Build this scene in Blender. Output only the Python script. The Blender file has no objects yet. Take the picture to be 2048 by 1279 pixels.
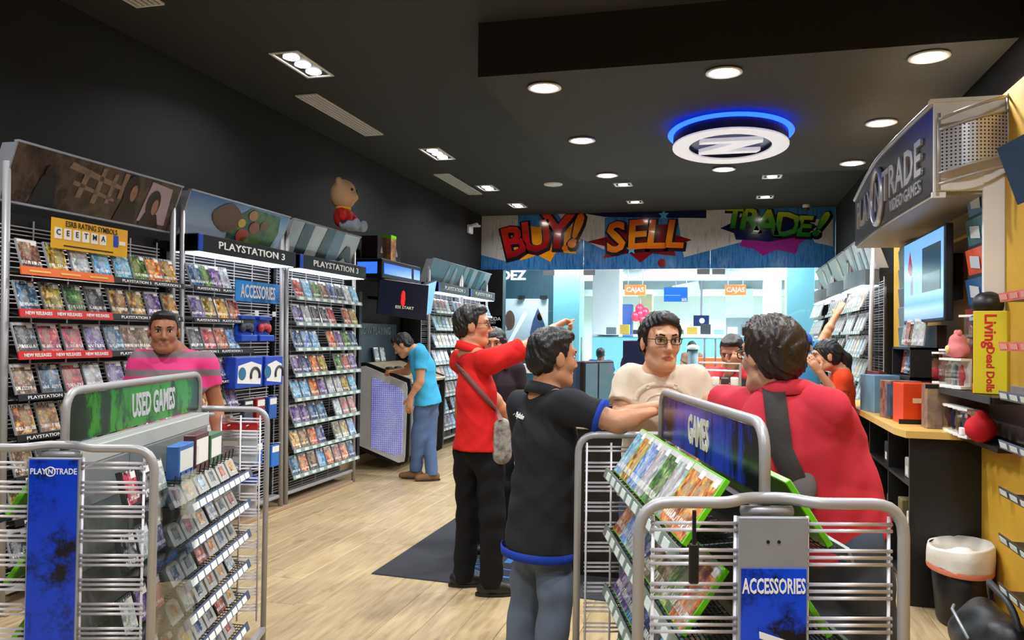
import bpy, math, random
import numpy as np
from mathutils import Vector, Matrix, Euler
R = math.radians
random.seed(11)
rng = np.random.default_rng(5)
scene = bpy.context.scene
C = bpy.context.collection

# ------------------------------------------------------------------ camera
W, H, FPX, CAMZ = 2048, 1279, 1600.0, 1.5
YAW, PITCH, ROLL = R(14.89), R(1.2375), R(0.8)
_f = Vector((-math.sin(YAW)*math.cos(PITCH), math.cos(YAW)*math.cos(PITCH), math.sin(PITCH)))
_r0 = _f.cross(Vector((0, 0, 1))).normalized()
_u0 = _r0.cross(_f)
_r = math.cos(ROLL)*_r0 + math.sin(ROLL)*_u0
_u = -math.sin(ROLL)*_r0 + math.cos(ROLL)*_u0
cam_d = bpy.data.cameras.new('camera'); cam = bpy.data.objects.new('camera', cam_d); C.objects.link(cam)
cam_d.sensor_width = 36.0; cam_d.lens = FPX/W*36.0; cam_d.clip_start = 0.05; cam_d.clip_end = 100
cam.matrix_world = Matrix(((_r.x, _u.x, -_f.x, 0), (_r.y, _u.y, -_f.y, 0), (_r.z, _u.z, -_f.z, CAMZ), (0, 0, 0, 1)))
scene.camera = cam
def at(px, py, Y):
    d = _f + _r*((px-W/2)/FPX) - _u*((py-H/2)/FPX)
    return Vector((0, 0, CAMZ)) + d*(Y/d.y)

# ------------------------------------------------------------------ world, exposure
world = bpy.data.worlds.new('world'); scene.world = world; world.use_nodes = True
world.node_tree.nodes['Background'].inputs[0].default_value = (0.9, 0.95, 1.0, 1)
world.node_tree.nodes['Background'].inputs[1].default_value = 0.05
vs = scene.view_settings
vs.view_transform = 'Standard'; vs.look = 'None'; vs.gamma = 1.0; vs.use_curve_mapping = False
vs.exposure = 0.28
LAMP_DOWN, LAMP_SQ, LAMP_MALL = 26.0, 12.0, 150.0

def area_lamp(name, loc, power, size, color=(.98, .99, 1.0), shape='DISK', size_y=None, spread=150, rot=(0, 0, 0)):
    l = bpy.data.lights.new(name, 'AREA'); l.energy = power; l.shape = shape; l.size = size
    if size_y: l.size_y = size_y
    l.color = color; l.spread = R(spread)
    o = bpy.data.objects.new(name, l); o.location = loc; o.rotation_euler = rot; C.objects.link(o)
    return o
# mall corridor and shop beyond the glass: ceiling lamps; rear shop row added to brighten its interior
for x, y in ((-3.2, 15.2), (0.2, 15.2), (3.2, 15.2)):
    area_lamp('mall_ceiling_lamp', (x, y, 3.32), LAMP_MALL, 1.6, (.92, .97, 1), 'RECTANGLE', .9, 170)
for x, y in ((-3.4, 20.0), (-1.2, 20.0), (1.2, 20.0), (3.0, 20.0), (-3.0, 23.5), (0.0, 23.5), (3.0, 23.5)):
    area_lamp('shop_ceiling_and_fill_lamp', (x, y, 3.32), LAMP_MALL*.95, 1.3, (.95, .98, 1), 'RECTANGLE', .9, 170)
# store lamps behind the viewpoint, on the same ceiling grid as those in view
for x, y in ((-3.2, 2.4), (-3.2, -.6), (-1.2, 3.4), (0.0, 1.2), (1.0, 3.0), (-1.4, 0.2), (1.0, -.4)):
    area_lamp('store_lamp', (x, y, 3.55), LAMP_SQ*2.6, .3)

# ------------------------------------------------------------------ materials
MATS = {}
def _nodes(name):
    m = bpy.data.materials.new(name); m.use_nodes = True
    nt = m.node_tree; b = nt.nodes['Principled BSDF']
    return m, nt, b
def N(nt, t, **kw):
    n = nt.nodes.new(t)
    for k, v in kw.items():
        if k in n.inputs.keys() if isinstance(k, str) else False: n.inputs[k].default_value = v
        else: setattr(n, k, v)
    return n
def L(nt, a, b): nt.links.new(a, b)
def math_n(nt, op, a, b=None, c=None):
    n = nt.nodes.new('ShaderNodeMath'); n.operation = op
    for i, v in enumerate((a, b, c)):
        if v is None: continue
        if hasattr(v, 'is_linked'): L(nt, v, n.inputs[i])
        else: n.inputs[i].default_value = v
    return n.outputs[0]
def mixc(nt, fac, a, b, blend='MIX'):
    n = nt.nodes.new('ShaderNodeMix'); n.data_type = 'RGBA'; n.blend_type = blend
    for i, v in ((0, fac), (6, a), (7, b)):
        if hasattr(v, 'is_linked'): L(nt, v, n.inputs[i])
        else: n.inputs[i].default_value = v if i == 0 else (tuple(v)+(1,) if len(v) == 3 else v)
    return n.outputs[2]
def ramp(nt, fac, stops, interp='LINEAR'):
    n = nt.nodes.new('ShaderNodeValToRGB'); cr = n.color_ramp; cr.interpolation = interp
    while len(cr.elements) < len(stops): cr.elements.new(.5)
    for e, (p, c) in zip(cr.elements, stops): e.position = p; e.color = tuple(c)+(1,) if len(c) == 3 else c
    L(nt, fac, n.inputs[0]); return n.outputs[0]
def noise(nt, vec, scale, detail=3, rough=.55):
    n = nt.nodes.new('ShaderNodeTexNoise'); n.inputs['Scale'].default_value = scale; n.inputs['Detail'].default_value = detail
    n.inputs['Roughness'].default_value = rough
    if vec is not None: L(nt, vec, n.inputs['Vector'])
    return n.outputs['Fac']
def mapping(nt, vec, scale=(1, 1, 1), loc=(0, 0, 0), rot=(0, 0, 0)):
    n = nt.nodes.new('ShaderNodeMapping'); L(nt, vec, n.inputs[0])
    n.inputs['Location'].default_value = loc; n.inputs['Rotation'].default_value = rot; n.inputs['Scale'].default_value = scale
    return n.outputs[0]
def tex(nt, which='Object'):
    return nt.nodes.new('ShaderNodeTexCoord').outputs[which]
def bump(nt, b, height, strength=.2, dist=.01):
    n = nt.nodes.new('ShaderNodeBump'); n.inputs['Strength'].default_value = strength; n.inputs['Distance'].default_value = dist
    L(nt, height, n.inputs['Height']); L(nt, n.outputs[0], b.inputs['Normal'])
def s2l(c):
    return tuple((v/255/12.92 if v/255 <= .04045 else ((v/255+.055)/1.055)**2.4) for v in c)
def mat(name, rgb, rough=.5, metal=0., var=.12, vscale=8, bumpy=0., bscale=60, spec=.5, emit=None, estr=0, coat=0., stretch=(1, 1, 1)):
    """plain surface, sRGB colour, with a little procedural variation"""
    if name in MATS: return MATS[name]
    m, nt, b = _nodes(name); col = s2l(rgb)
    co = mapping(nt, tex(nt), stretch)
    f = noise(nt, co, vscale, 3)
    c = mixc(nt, f, tuple(v*(1-var) for v in col), tuple(min(1, v*(1+var)) for v in col))
    L(nt, c, b.inputs['Base Color'])
    b.inputs['Roughness'].default_value = rough; b.inputs['Metallic'].default_value = metal
    b.inputs['Specular IOR Level'].default_value = spec; b.inputs['Coat Weight'].default_value = coat
    if bumpy: bump(nt, b, noise(nt, co, bscale, 3), bumpy, .004)
    if emit is not None:
        b.inputs['Emission Color'].default_value = s2l(emit)+(1,); b.inputs['Emission Strength'].default_value = estr
    MATS[name] = m; return m
def glass_mat(name, tint=(.9, .97, .97), gloss=.08):
    m = bpy.data.materials.new(name); m.use_nodes = True; nt = m.node_tree; nt.nodes.remove(nt.nodes['Principled BSDF'])
    out = nt.nodes['Material Output']; t = nt.nodes.new('ShaderNodeBsdfTransparent'); t.inputs[0].default_value = tint+(1,)
    g = nt.nodes.new('ShaderNodeBsdfGlossy'); g.inputs['Roughness'].default_value = .02
    fr = nt.nodes.new('ShaderNodeFresnel'); fr.inputs[0].default_value = 1.45
    mx = nt.nodes.new('ShaderNodeMixShader'); L(nt, math_n(nt, 'MULTIPLY', fr.outputs[0], gloss/.04*.5), mx.inputs[0])
    L(nt, t.outputs[0], mx.inputs[1]); L(nt, g.outputs[0], mx.inputs[2]); L(nt, mx.outputs[0], out.inputs[0])
    MATS[name] = m; return m
def plank_mat():
    m, nt, b = _nodes('maple_plank'); oi = nt.nodes.new('ShaderNodeObjectInfo').outputs['Random']
    o = tex(nt); off = nt.nodes.new('ShaderNodeCombineXYZ'); L(nt, math_n(nt, 'MULTIPLY', oi, 91), off.inputs[0]); L(nt, math_n(nt, 'MULTIPLY', oi, 53), off.inputs[1])
    va = nt.nodes.new('ShaderNodeVectorMath'); va.operation = 'ADD'; L(nt, o, va.inputs[0]); L(nt, off.outputs[0], va.inputs[1])
    g = noise(nt, mapping(nt, va.outputs[0], (16, 1.3, 1)), 2.2, 5, .6)
    k = noise(nt, mapping(nt, va.outputs[0], (5, 1.6, 1)), 2.1, 3, .5)
    c = ramp(nt, g, [(.25, s2l((160, 136, 98))), (.5, s2l((188, 166, 124))), (.75, s2l((206, 186, 142)))])
    kn = ramp(nt, k, [(.60, (0, 0, 0)), (.74, (1, 1, 1))])
    c = mixc(nt, math_n(nt, 'MULTIPLY', kn, .6), c, s2l((138, 108, 76)))
    tone = math_n(nt, 'MULTIPLY_ADD', oi, .16, .90)
    cc = nt.nodes.new('ShaderNodeCombineColor')
    for i in range(3): L(nt, tone, cc.inputs[i])
    c = mixc(nt, 1.0, c, cc.outputs[0], 'MULTIPLY')
    L(nt, c, b.inputs['Base Color']); b.inputs['Roughness'].default_value = .38
    bump(nt, b, g, .08, .002); MATS['plank'] = m; return m
def cover_mat(name, cols, band, seed, title=(240, 240, 235), hue=.5, axis='z'):
    """printed game cover: coloured art with a figure, a brand band on top and a title line"""
    m, nt, b = _nodes(name); oi = nt.nodes.new('ShaderNodeObjectInfo').outputs['Random']
    g = tex(nt, 'Generated'); sep = nt.nodes.new('ShaderNodeSeparateXYZ'); L(nt, g, sep.inputs[0])
    u, v = sep.outputs['X'], sep.outputs['Z']
    cmb = nt.nodes.new('ShaderNodeCombineXYZ'); L(nt, u, cmb.inputs[0]); L(nt, v, cmb.inputs[1]); L(nt, math_n(nt, 'MULTIPLY_ADD', oi, 60, seed*7.3), cmb.inputs[2])
    n1 = noise(nt, cmb.outputs[0], 4.6, 6, .68)
    vor = nt.nodes.new('ShaderNodeTexVoronoi'); vor.inputs['Scale'].default_value = 4.5; L(nt, cmb.outputs[0], vor.inputs['Vector'])
    c1 = ramp(nt, n1, [(.40, s2l(cols[0])), (.50, s2l(cols[1])), (.57, s2l(cols[2])), (.66, s2l(cols[3]))])
    c2 = mixc(nt, .22, c1, vor.outputs['Color'], 'OVERLAY')
    # figure: an upright blob in the middle
    du = math_n(nt, 'SUBTRACT', u, math_n(nt, 'MULTIPLY_ADD', math_n(nt, 'FRACT', math_n(nt, 'MULTIPLY', oi, 17.3)), .5, .25)); dv = math_n(nt, 'MULTIPLY', math_n(nt, 'SUBTRACT', v, math_n(nt, 'MULTIPLY_ADD', math_n(nt, 'FRACT', math_n(nt, 'MULTIPLY', oi, 41.7)), .3, .35)), .7)
    r2 = math_n(nt, 'SQRT', math_n(nt, 'ADD', math_n(nt, 'MULTIPLY', du, du), math_n(nt, 'MULTIPLY', dv, dv)))
    fig = math_n(nt, 'LESS_THAN', math_n(nt, 'ADD', r2, math_n(nt, 'MULTIPLY', n1, 1.1)), .72)
    c3 = mixc(nt, math_n(nt, 'MULTIPLY', fig, .75), c2, mixc(nt, noise(nt, cmb.outputs[0], 9, 3), s2l(cols[3]), s2l(cols[0])))
    hs = nt.nodes.new('ShaderNodeHueSaturation'); L(nt, c3, hs.inputs['Color']); L(nt, math_n(nt, 'MULTIPLY_ADD', oi, hue*.5, .5-hue*.25), hs.inputs['Hue'])
    hs.inputs['Saturation'].default_value = .95
    # title line
    tn = noise(nt, mapping(nt, cmb.outputs[0], (14, 3, 1)), 2.0, 1)
    tl = math_n(nt, 'MULTIPLY', math_n(nt, 'MULTIPLY', math_n(nt, 'GREATER_THAN', v, .14), math_n(nt, 'LESS_THAN', v, .25)), math_n(nt, 'GREATER_THAN', tn, .5))
    c4 = mixc(nt, tl, hs.outputs[0], s2l(title))
    bd = math_n(nt, 'GREATER_THAN', v, .885)
    bt = math_n(nt, 'MULTIPLY', bd, math_n(nt, 'GREATER_THAN', noise(nt, mapping(nt, cmb.outputs[0], (22, 4, 1)), 2, 1), .56))
    c5 = mixc(nt, bd, c4, s2l(band)); c5 = mixc(nt, bt, c5, s2l((225, 225, 225)))
    L(nt, c5, b.inputs['Base Color']); b.inputs['Roughness'].default_value = .3; b.inputs['Coat Weight'].default_value = .12
    MATS[name] = m; return m
def grunge_mat(name, base, dark, rough=.3, scale=5, lo=.48, hi=.60, edge_axis=None, streak=(1, 1, 1)):
    """painted sign print: colour with dark spatter"""
    m, nt, b = _nodes(name); g = tex(nt); n1 = noise(nt, mapping(nt, g, streak), scale, 6, .72)
    f = n1
    if edge_axis is not None:
        sep = nt.nodes.new('ShaderNodeSeparateXYZ'); L(nt, tex(nt, 'Generated'), sep.inputs[0])
        e = math_n(nt, 'ABSOLUTE', math_n(nt, 'SUBTRACT', sep.outputs[edge_axis], .5))
        f = math_n(nt, 'SUBTRACT', n1, math_n(nt, 'MULTIPLY', math_n(nt, 'POWER', e, 3.0), 1.6))
    c = ramp(nt, f, [(lo-.08, s2l(dark)), (hi-.06, s2l(base)), (hi+.25, tuple(min(1, v*1.25) for v in s2l(base)))])
    L(nt, c, b.inputs['Base Color']); b.inputs['Roughness'].default_value = rough; MATS[name] = m; return m
def screen_mat(name, rgb, strength):
    m, nt, b = _nodes(name); g = tex(nt, 'Generated')
    c = mixc(nt, noise(nt, g, 2.5, 2), tuple(v*.8 for v in s2l(rgb)), s2l(rgb))
    b.inputs['Base Color'].default_value = (.01, .01, .01, 1); L(nt, c, b.inputs['Emission Color']); b.inputs['Emission Strength'].default_value = strength
    b.inputs['Roughness'].default_value = .15; MATS[name] = m; return m
def stripe_mat(name, c1, c2, period, duty, z0=0):
    m, nt, b = _nodes(name); sep = nt.nodes.new('ShaderNodeSeparateXYZ'); L(nt, tex(nt), sep.inputs[0])
    w = math_n(nt, 'FRACT', math_n(nt, 'DIVIDE', math_n(nt, 'ADD', sep.outputs['Z'], z0+20), period))
    c = mixc(nt, math_n(nt, 'LESS_THAN', w, duty), s2l(c1), s2l(c2)); L(nt, c, b.inputs['Base Color']); b.inputs['Roughness'].default_value = .85
    MATS[name] = m; return m
def gradient_mat(name, stops, axis=2, rough=.35, nz=.1, coat=.3):
    m, nt, b = _nodes(name); g = tex(nt, 'Generated'); sep = nt.nodes.new('ShaderNodeSeparateXYZ'); L(nt, g, sep.inputs[0])
    f = math_n(nt, 'ADD', sep.outputs[axis], math_n(nt, 'MULTIPLY', math_n(nt, 'SUBTRACT', noise(nt, g, 6, 4), .5), nz*2))
    L(nt, ramp(nt, f, [(p, s2l(c)) for p, c in stops]), b.inputs['Base Color']); b.inputs['Roughness'].default_value = rough; b.inputs['Coat Weight'].default_value = coat
    MATS[name] = m; return m
def art_mat(name, cols, scale=3, rough=.3, stretch=(1, 1, 1), seed=0):
    m, nt, b = _nodes(name); g = mapping(nt, tex(nt), stretch, (seed, seed*1.7, 0)); n1 = noise(nt, g, scale, 5, .65)
    k = len(cols); L(nt, ramp(nt, n1, [(.28+.44*i/(k-1), s2l(c)) for i, c in enumerate(cols)]), b.inputs['Base Color'])
    b.inputs['Roughness'].default_value = rough; MATS[name] = m; return m
def lamp_mat(name, rgb, strength):
    m, nt, b = _nodes(name); b.inputs['Base Color'].default_value = s2l(rgb)+(1,)
    b.inputs['Emission Color'].default_value = s2l(rgb)+(1,); b.inputs['Emission Strength'].default_value = strength; MATS[name] = m; return m

M_wall = mat('charcoal_wall_paint', (17, 18, 18), .75, bumpy=.08)
M_ceil = mat('charcoal_ceiling_paint', (48, 50, 50), .8, bumpy=.05)
M_sof = mat('shaded_soffit_black', (26, 26, 27), .8)  # unlit look of the panel sides put into a near-black colour
M_yel = mat('ochre_wall_paint', (206, 160, 48), .6, bumpy=.05)
M_silver = mat('silver_tube', (172, 170, 172), .42, .3, .05)
M_wire = mat('zinc_wire', (228, 225, 232), .35, .12, .05)
M_dwire = mat('dark_wire', (40, 42, 44), .4, .6)
M_black = mat('black_metal', (18, 18, 20), .45)
M_blk2 = mat('black_laminate', (14, 14, 15), .5, bumpy=.03)
M_dgrey = mat('dark_grey_plastic', (50, 52, 56), .5)
M_lgrey = mat('light_grey_metal', (168, 172, 182), .4, .5)
M_white = mat('white_plastic', (235, 236, 238), .4, var=.03)
M_paper = mat('white_paper', (240, 240, 236), .7, var=.03)
M_tag = mat('price_tag', (214, 224, 220), .5, var=.05)
M_strip = mat('grey_green_price_strip', (150, 166, 160), .35, .2)
M_bstrip = mat('slate_blue_strip', (76, 90, 120), .4)
M_maple = mat('maple_laminate', (226, 184, 100), .35, var=.1, vscale=4, stretch=(1, 6, 1))
M_plank = plank_mat()
M_clear = glass_mat('clear_glass', (.93, .985, .985), .05)
M_plexi = glass_mat('clear_acrylic', (.93, .95, .95), .03)
M_lens = lamp_mat('lamp_glow', (255, 250, 246), 22)
M_base = mat('beige_baseboard', (170, 145, 112), .6)
M_red = mat('red_print', (206, 40, 44), .4)
M_orange = mat('orange_print', (240, 110, 30), .4)
M_blueb = mat('bright_blue_card', (28, 70, 190), .4)
M_green = mat('lime_green_plastic', (110, 205, 20), .3)
M_wtext = mat('white_lettering', (240, 240, 240), .45, var=.02)
M_greyt = mat('pale_grey_lettering', (196, 198, 202), .45, var=.05)
M_dtext = mat('dark_lettering', (40, 32, 20), .6)

# ------------------------------------------------------------------ geometry helpers
class MB:
    def __init__(s): s.v = []; s.f = []; s.m = []
    def add(s, vs_, fs, mi=0):
        o = len(s.v); s.v += [tuple(p) for p in vs_]; s.f += [tuple(i+o for i in f) for f in fs]; s.m += [mi]*len(fs); return s
    def obox(s, c, X, Y, Z, mi=0, b=0.):
        c, X, Y, Z = Vector(c), Vector(X), Vector(Y), Vector(Z)
        if b <= 0:
            p = [c+X*i+Y*j+Z*k for k in (-1, 1) for j in (-1, 1) for i in (-1, 1)]
            return s.add(p, [(0, 2, 3, 1), (4, 5, 7, 6), (0, 1, 5, 4), (2, 6, 7, 3), (0, 4, 6, 2), (1, 3, 7, 5)], mi)
        lx, ly, lz = X.length, Y.length, Z.length; ux, uy, uz = X/lx, Y/ly, Z/lz; b = min(b, lx*.9, ly*.9, lz*.9)
        p = []; idx = {}
        for k in (-1, 1):
            for j in (-1, 1):
                for i in (-1, 1):
                    for a in range(3):
                        q = c + ux*i*(lx-(0 if a == 0 else b)) + uy*j*(ly-(0 if a == 1 else b)) + uz*k*(lz-(0 if a == 2 else b))
                        idx[(i, j, k, a)] = len(p); p.append(q)
        fs = []
        def q4(a, fixed, order): fs.append([idx[o+(a,)] for o in order])
        for k, od in ((-1, [(-1, -1), (-1, 1), (1, 1), (1, -1)]), (1, [(-1, -1), (1, -1), (1, 1), (-1, 1)])): fs.append([idx[(i, j, k, 2)] for i, j in od])
        for j, od in ((-1, [(-1, -1), (1, -1), (1, 1), (-1, 1)]), (1, [(-1, -1), (-1, 1), (1, 1), (1, -1)])): fs.append([idx[(i, j, k, 1)] for i, k in od])
        for i, od in ((-1, [(-1, -1), (-1, 1), (1, 1), (1, -1)]), (1, [(-1, -1), (1, -1), (1, 1), (-1, 1)])): fs.append([idx[(i, j, k, 0)] for j, k in od])
        for i in (-1, 1):
            for j in (-1, 1):
                f = [idx[(i, j, -1, 0)], idx[(i, j, -1, 1)], idx[(i, j, 1, 1)], idx[(i, j, 1, 0)]]; fs.append(f if i*j < 0 else f[::-1])
            for k in (-1, 1):
                f = [idx[(i, -1, k, 0)], idx[(i, -1, k, 2)], idx[(i, 1, k, 2)], idx[(i, 1, k, 0)]]; fs.append(f if i*k > 0 else f[::-1])
        for j in (-1, 1):
            for k in (-1, 1):
                f = [idx[(-1, j, k, 1)], idx[(-1, j, k, 2)], idx[(1, j, k, 2)], idx[(1, j, k, 1)]]; fs.append(f if j*k < 0 else f[::-1])
        for i in (-1, 1):
            for j in (-1, 1):
                for k in (-1, 1):
                    f = [idx[(i, j, k, 0)], idx[(i, j, k, 1)], idx[(i, j, k, 2)]]; fs.append(f if i*j*k > 0 else f[::-1])
        return s.add(p, fs, mi)
    def box(s, x0, x1, y0, y1, z0, z1, mi=0, b=0.):
        return s.obox(((x0+x1)/2, (y0+y1)/2, (z0+z1)/2), ((x1-x0)/2, 0, 0), (0, (y1-y0)/2, 0), (0, 0, (z1-z0)/2), mi, b)
    def tube(s, pts, r, n=8, mi=0, cap=True, r_end=None):
        pts = [Vector(p) for p in pts]; k = len(pts); rings = []; prev = None
        for i, p in enumerate(pts):
            t = ((pts[min(i+1, k-1)]-pts[i]).normalized() + (pts[i]-pts[max(i-1, 0)]).normalized())
            t = t.normalized() if t.length > 1e-6 else Vector((0, 0, 1))
            if prev is None: a = t.cross(Vector((0, 0, 1))); a = a.normalized() if a.length > 1e-4 else Vector((1, 0, 0))
            else: a = (prev - t*prev.dot(t)).normalized()
            prev = a; b_ = t.cross(a); rr = r if r_end is None else r+(r_end-r)*i/(k-1)
            rings.append([p + a*math.cos(2*math.pi*j/n)*rr + b_*math.sin(2*math.pi*j/n)*rr for j in range(n)])
        vs_ = [q for g in rings for q in g]; fs = []
        for i in range(k-1):
            for j in range(n): fs.append((i*n+j, i*n+(j+1) % n, (i+1)*n+(j+1) % n, (i+1)*n+j))
        if cap: fs.append(tuple(range(n))[::-1]); fs.append(tuple((k-1)*n+j for j in range(n)))
        return s.add(vs_, fs, mi)
    def cyl(s, a, b, r, n=16, mi=0, r1=None): return s.tube([a, b], r, n, mi, True, r1)
    def prism(s, poly, O, X, Y, t, mi=0, back=0.):
        """2-D outline (ccw) in frame O,X,Y pushed out along X x Y by t"""
        O, X, Y = Vector(O), Vector(X), Vector(Y); Z = X.cross(Y).normalized(); n = len(poly)
        a = [O+X*p[0]+Y*p[1]+Z*back for p in poly]; b = [q+Z*t for q in a]
        fs = [tuple(range(n))[::-1], tuple(range(n, 2*n))] + [(i, (i+1) % n, n+(i+1) % n, n+i) for i in range(n)]
        return s.add(a+b, fs, mi)
    def lathe(s, prof, c=(0, 0, 0), n=24, mi=0, sx=1, sy=1):
        c = Vector(c); vs_ = []; fs = []
        for r, z in prof:
            for j in range(n): vs_.append(c+Vector((r*sx*math.cos(2*math.pi*j/n), r*sy*math.sin(2*math.pi*j/n), z)))
        for i in range(len(prof)-1):
            for j in range(n): fs.append((i*n+j, i*n+(j+1) % n, (i+1)*n+(j+1) % n, (i+1)*n+j))
        return s.add(vs_, fs, mi)
    def ball(s, c, rx, ry=None, rz=None, n=14, mi=0):
        ry = ry or rx; rz = rz or rx
        m_ = n//2; prof = [(max(1e-4, math.sin(math.pi*i/m_)), -math.cos(math.pi*i/m_)) for i in range(m_+1)]
        c = Vector(c); vs_ = []; fs = []
        for r, z in prof:
            for j in range(n): vs_.append(c+Vector((rx*r*math.cos(2*math.pi*j/n), ry*r*math.sin(2*math.pi*j/n), rz*z)))
        for i in range(m_):
            for j in range(n): fs.append((i*n+j, i*n+(j+1) % n, (i+1)*n+(j+1) % n, (i+1)*n+j))
        return s.add(vs_, fs, mi)
    def mesh(s, name, mats, smooth=False):
        me = bpy.data.meshes.new(name); me.from_pydata(s.v, [], s.f)
        for m in (mats if isinstance(mats, (list, tuple)) else [mats]): me.materials.append(m)
        if any(s.m): me.polygons.foreach_set('material_index', s.m)
        if smooth: me.polygons.foreach_set('use_smooth', [True]*len(s.f))
        me.update(); return me
    def build(s, name, mats, parent=None, smooth=False, loc=(0, 0, 0)):
        return link(name, s.mesh(name, mats, smooth), parent, loc)
def link(name, me, parent=None, loc=(0, 0, 0), mw=None):
    o = bpy.data.objects.new(name, me); C.objects.link(o)
    if parent is not None: o.parent = parent
    if mw is not None: o.matrix_basis = mw
    else: o.location = loc
    return o
def tag(o, label, cat, group=None, kind=None):
    o['label'] = label; o['category'] = cat
    if group: o['group'] = group
    if kind: o['kind'] = kind
    return o
def struct(o, label=None):
    o['kind'] = 'structure'
    if label: o['label'] = label
    return o
def thing(name, label, cat, loc=(0, 0, 0), rz=0., group=None):
    o = bpy.data.objects.new(name, None); o.empty_display_size = .1; C.objects.link(o)
    o.location = loc; o.rotation_euler = (0, 0, rz); return tag(o, label, cat, group)
def stuff(o): o['kind'] = 'stuff'; return o
_txt = {}
def textmesh(body, size, sx=1., ext=.002, bold=0., shear=0., spacing=1.):
    k = (body, size, sx, ext, bold, shear, spacing)
    if k in _txt: return _txt[k]
    cu = bpy.data.curves.new('lettering', 'FONT'); cu.body = body; cu.size = size; cu.extrude = ext; cu.offset = bold*size; cu.shear = shear
    cu.align_x = 'CENTER'; cu.align_y = 'CENTER'; cu.space_character = spacing; cu.resolution_u = 2
    o = bpy.data.objects.new('lettering', cu); me = bpy.data.meshes.new_from_object(o); bpy.data.objects.remove(o)
    me.transform(Matrix.Diagonal((sx, 1, 1, 1))); _txt[k] = me; return me
def frame(O, X, Y):
    X, Y = Vector(X).normalized(), Vector(Y).normalized(); Z = X.cross(Y); O = Vector(O)
    return Matrix(((X.x, Y.x, Z.x, O.x), (X.y, Y.y, Z.y, O.y), (X.z, Y.z, Z.z, O.z), (0, 0, 0, 1)))
def text(body, size, O, X, Y, m, parent=None, name='lettering', **kw):
    me = textmesh(body, size, **kw).copy(); me.materials.clear(); me.materials.append(m)
    return link(name, me, parent, mw=frame(O, X, Y))
LEFTX, UPZ = (0, 1, 0), (0, 0, 1)      # lettering on the left wall reads towards +y
def arc(c, r, a0, a1, n, ex, ey):
    c, ex, ey = Vector(c), Vector(ex), Vector(ey)
    return [c + ex*r*math.cos(a0+(a1-a0)*i/n) + ey*r*math.sin(a0+(a1-a0)*i/n) for i in range(n+1)]
def round_path(pts, r, n=5):
    """polyline with rounded corners"""
    pts = [Vector(p) for p in pts]; out = [pts[0]]
    for a, b, c in zip(pts, pts[1:], pts[2:]):
        d1 = (a-b).normalized(); d2 = (c-b).normalized(); q = min(r, (a-b).length*.49, (c-b).length*.49)
        p0, p1 = b+d1*q, b+d2*q
        for i in range(n+1):
            t = i/n; out.append(p0*(1-t)**2 + b*2*t*(1-t) + p1*t*t)
    return out+[pts[-1]]
ORD = ['first', 'second', 'third', 'fourth', 'fifth', 'sixth', 'seventh', 'eighth', 'ninth', 'tenth', 'eleventh', 'twelfth']

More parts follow.
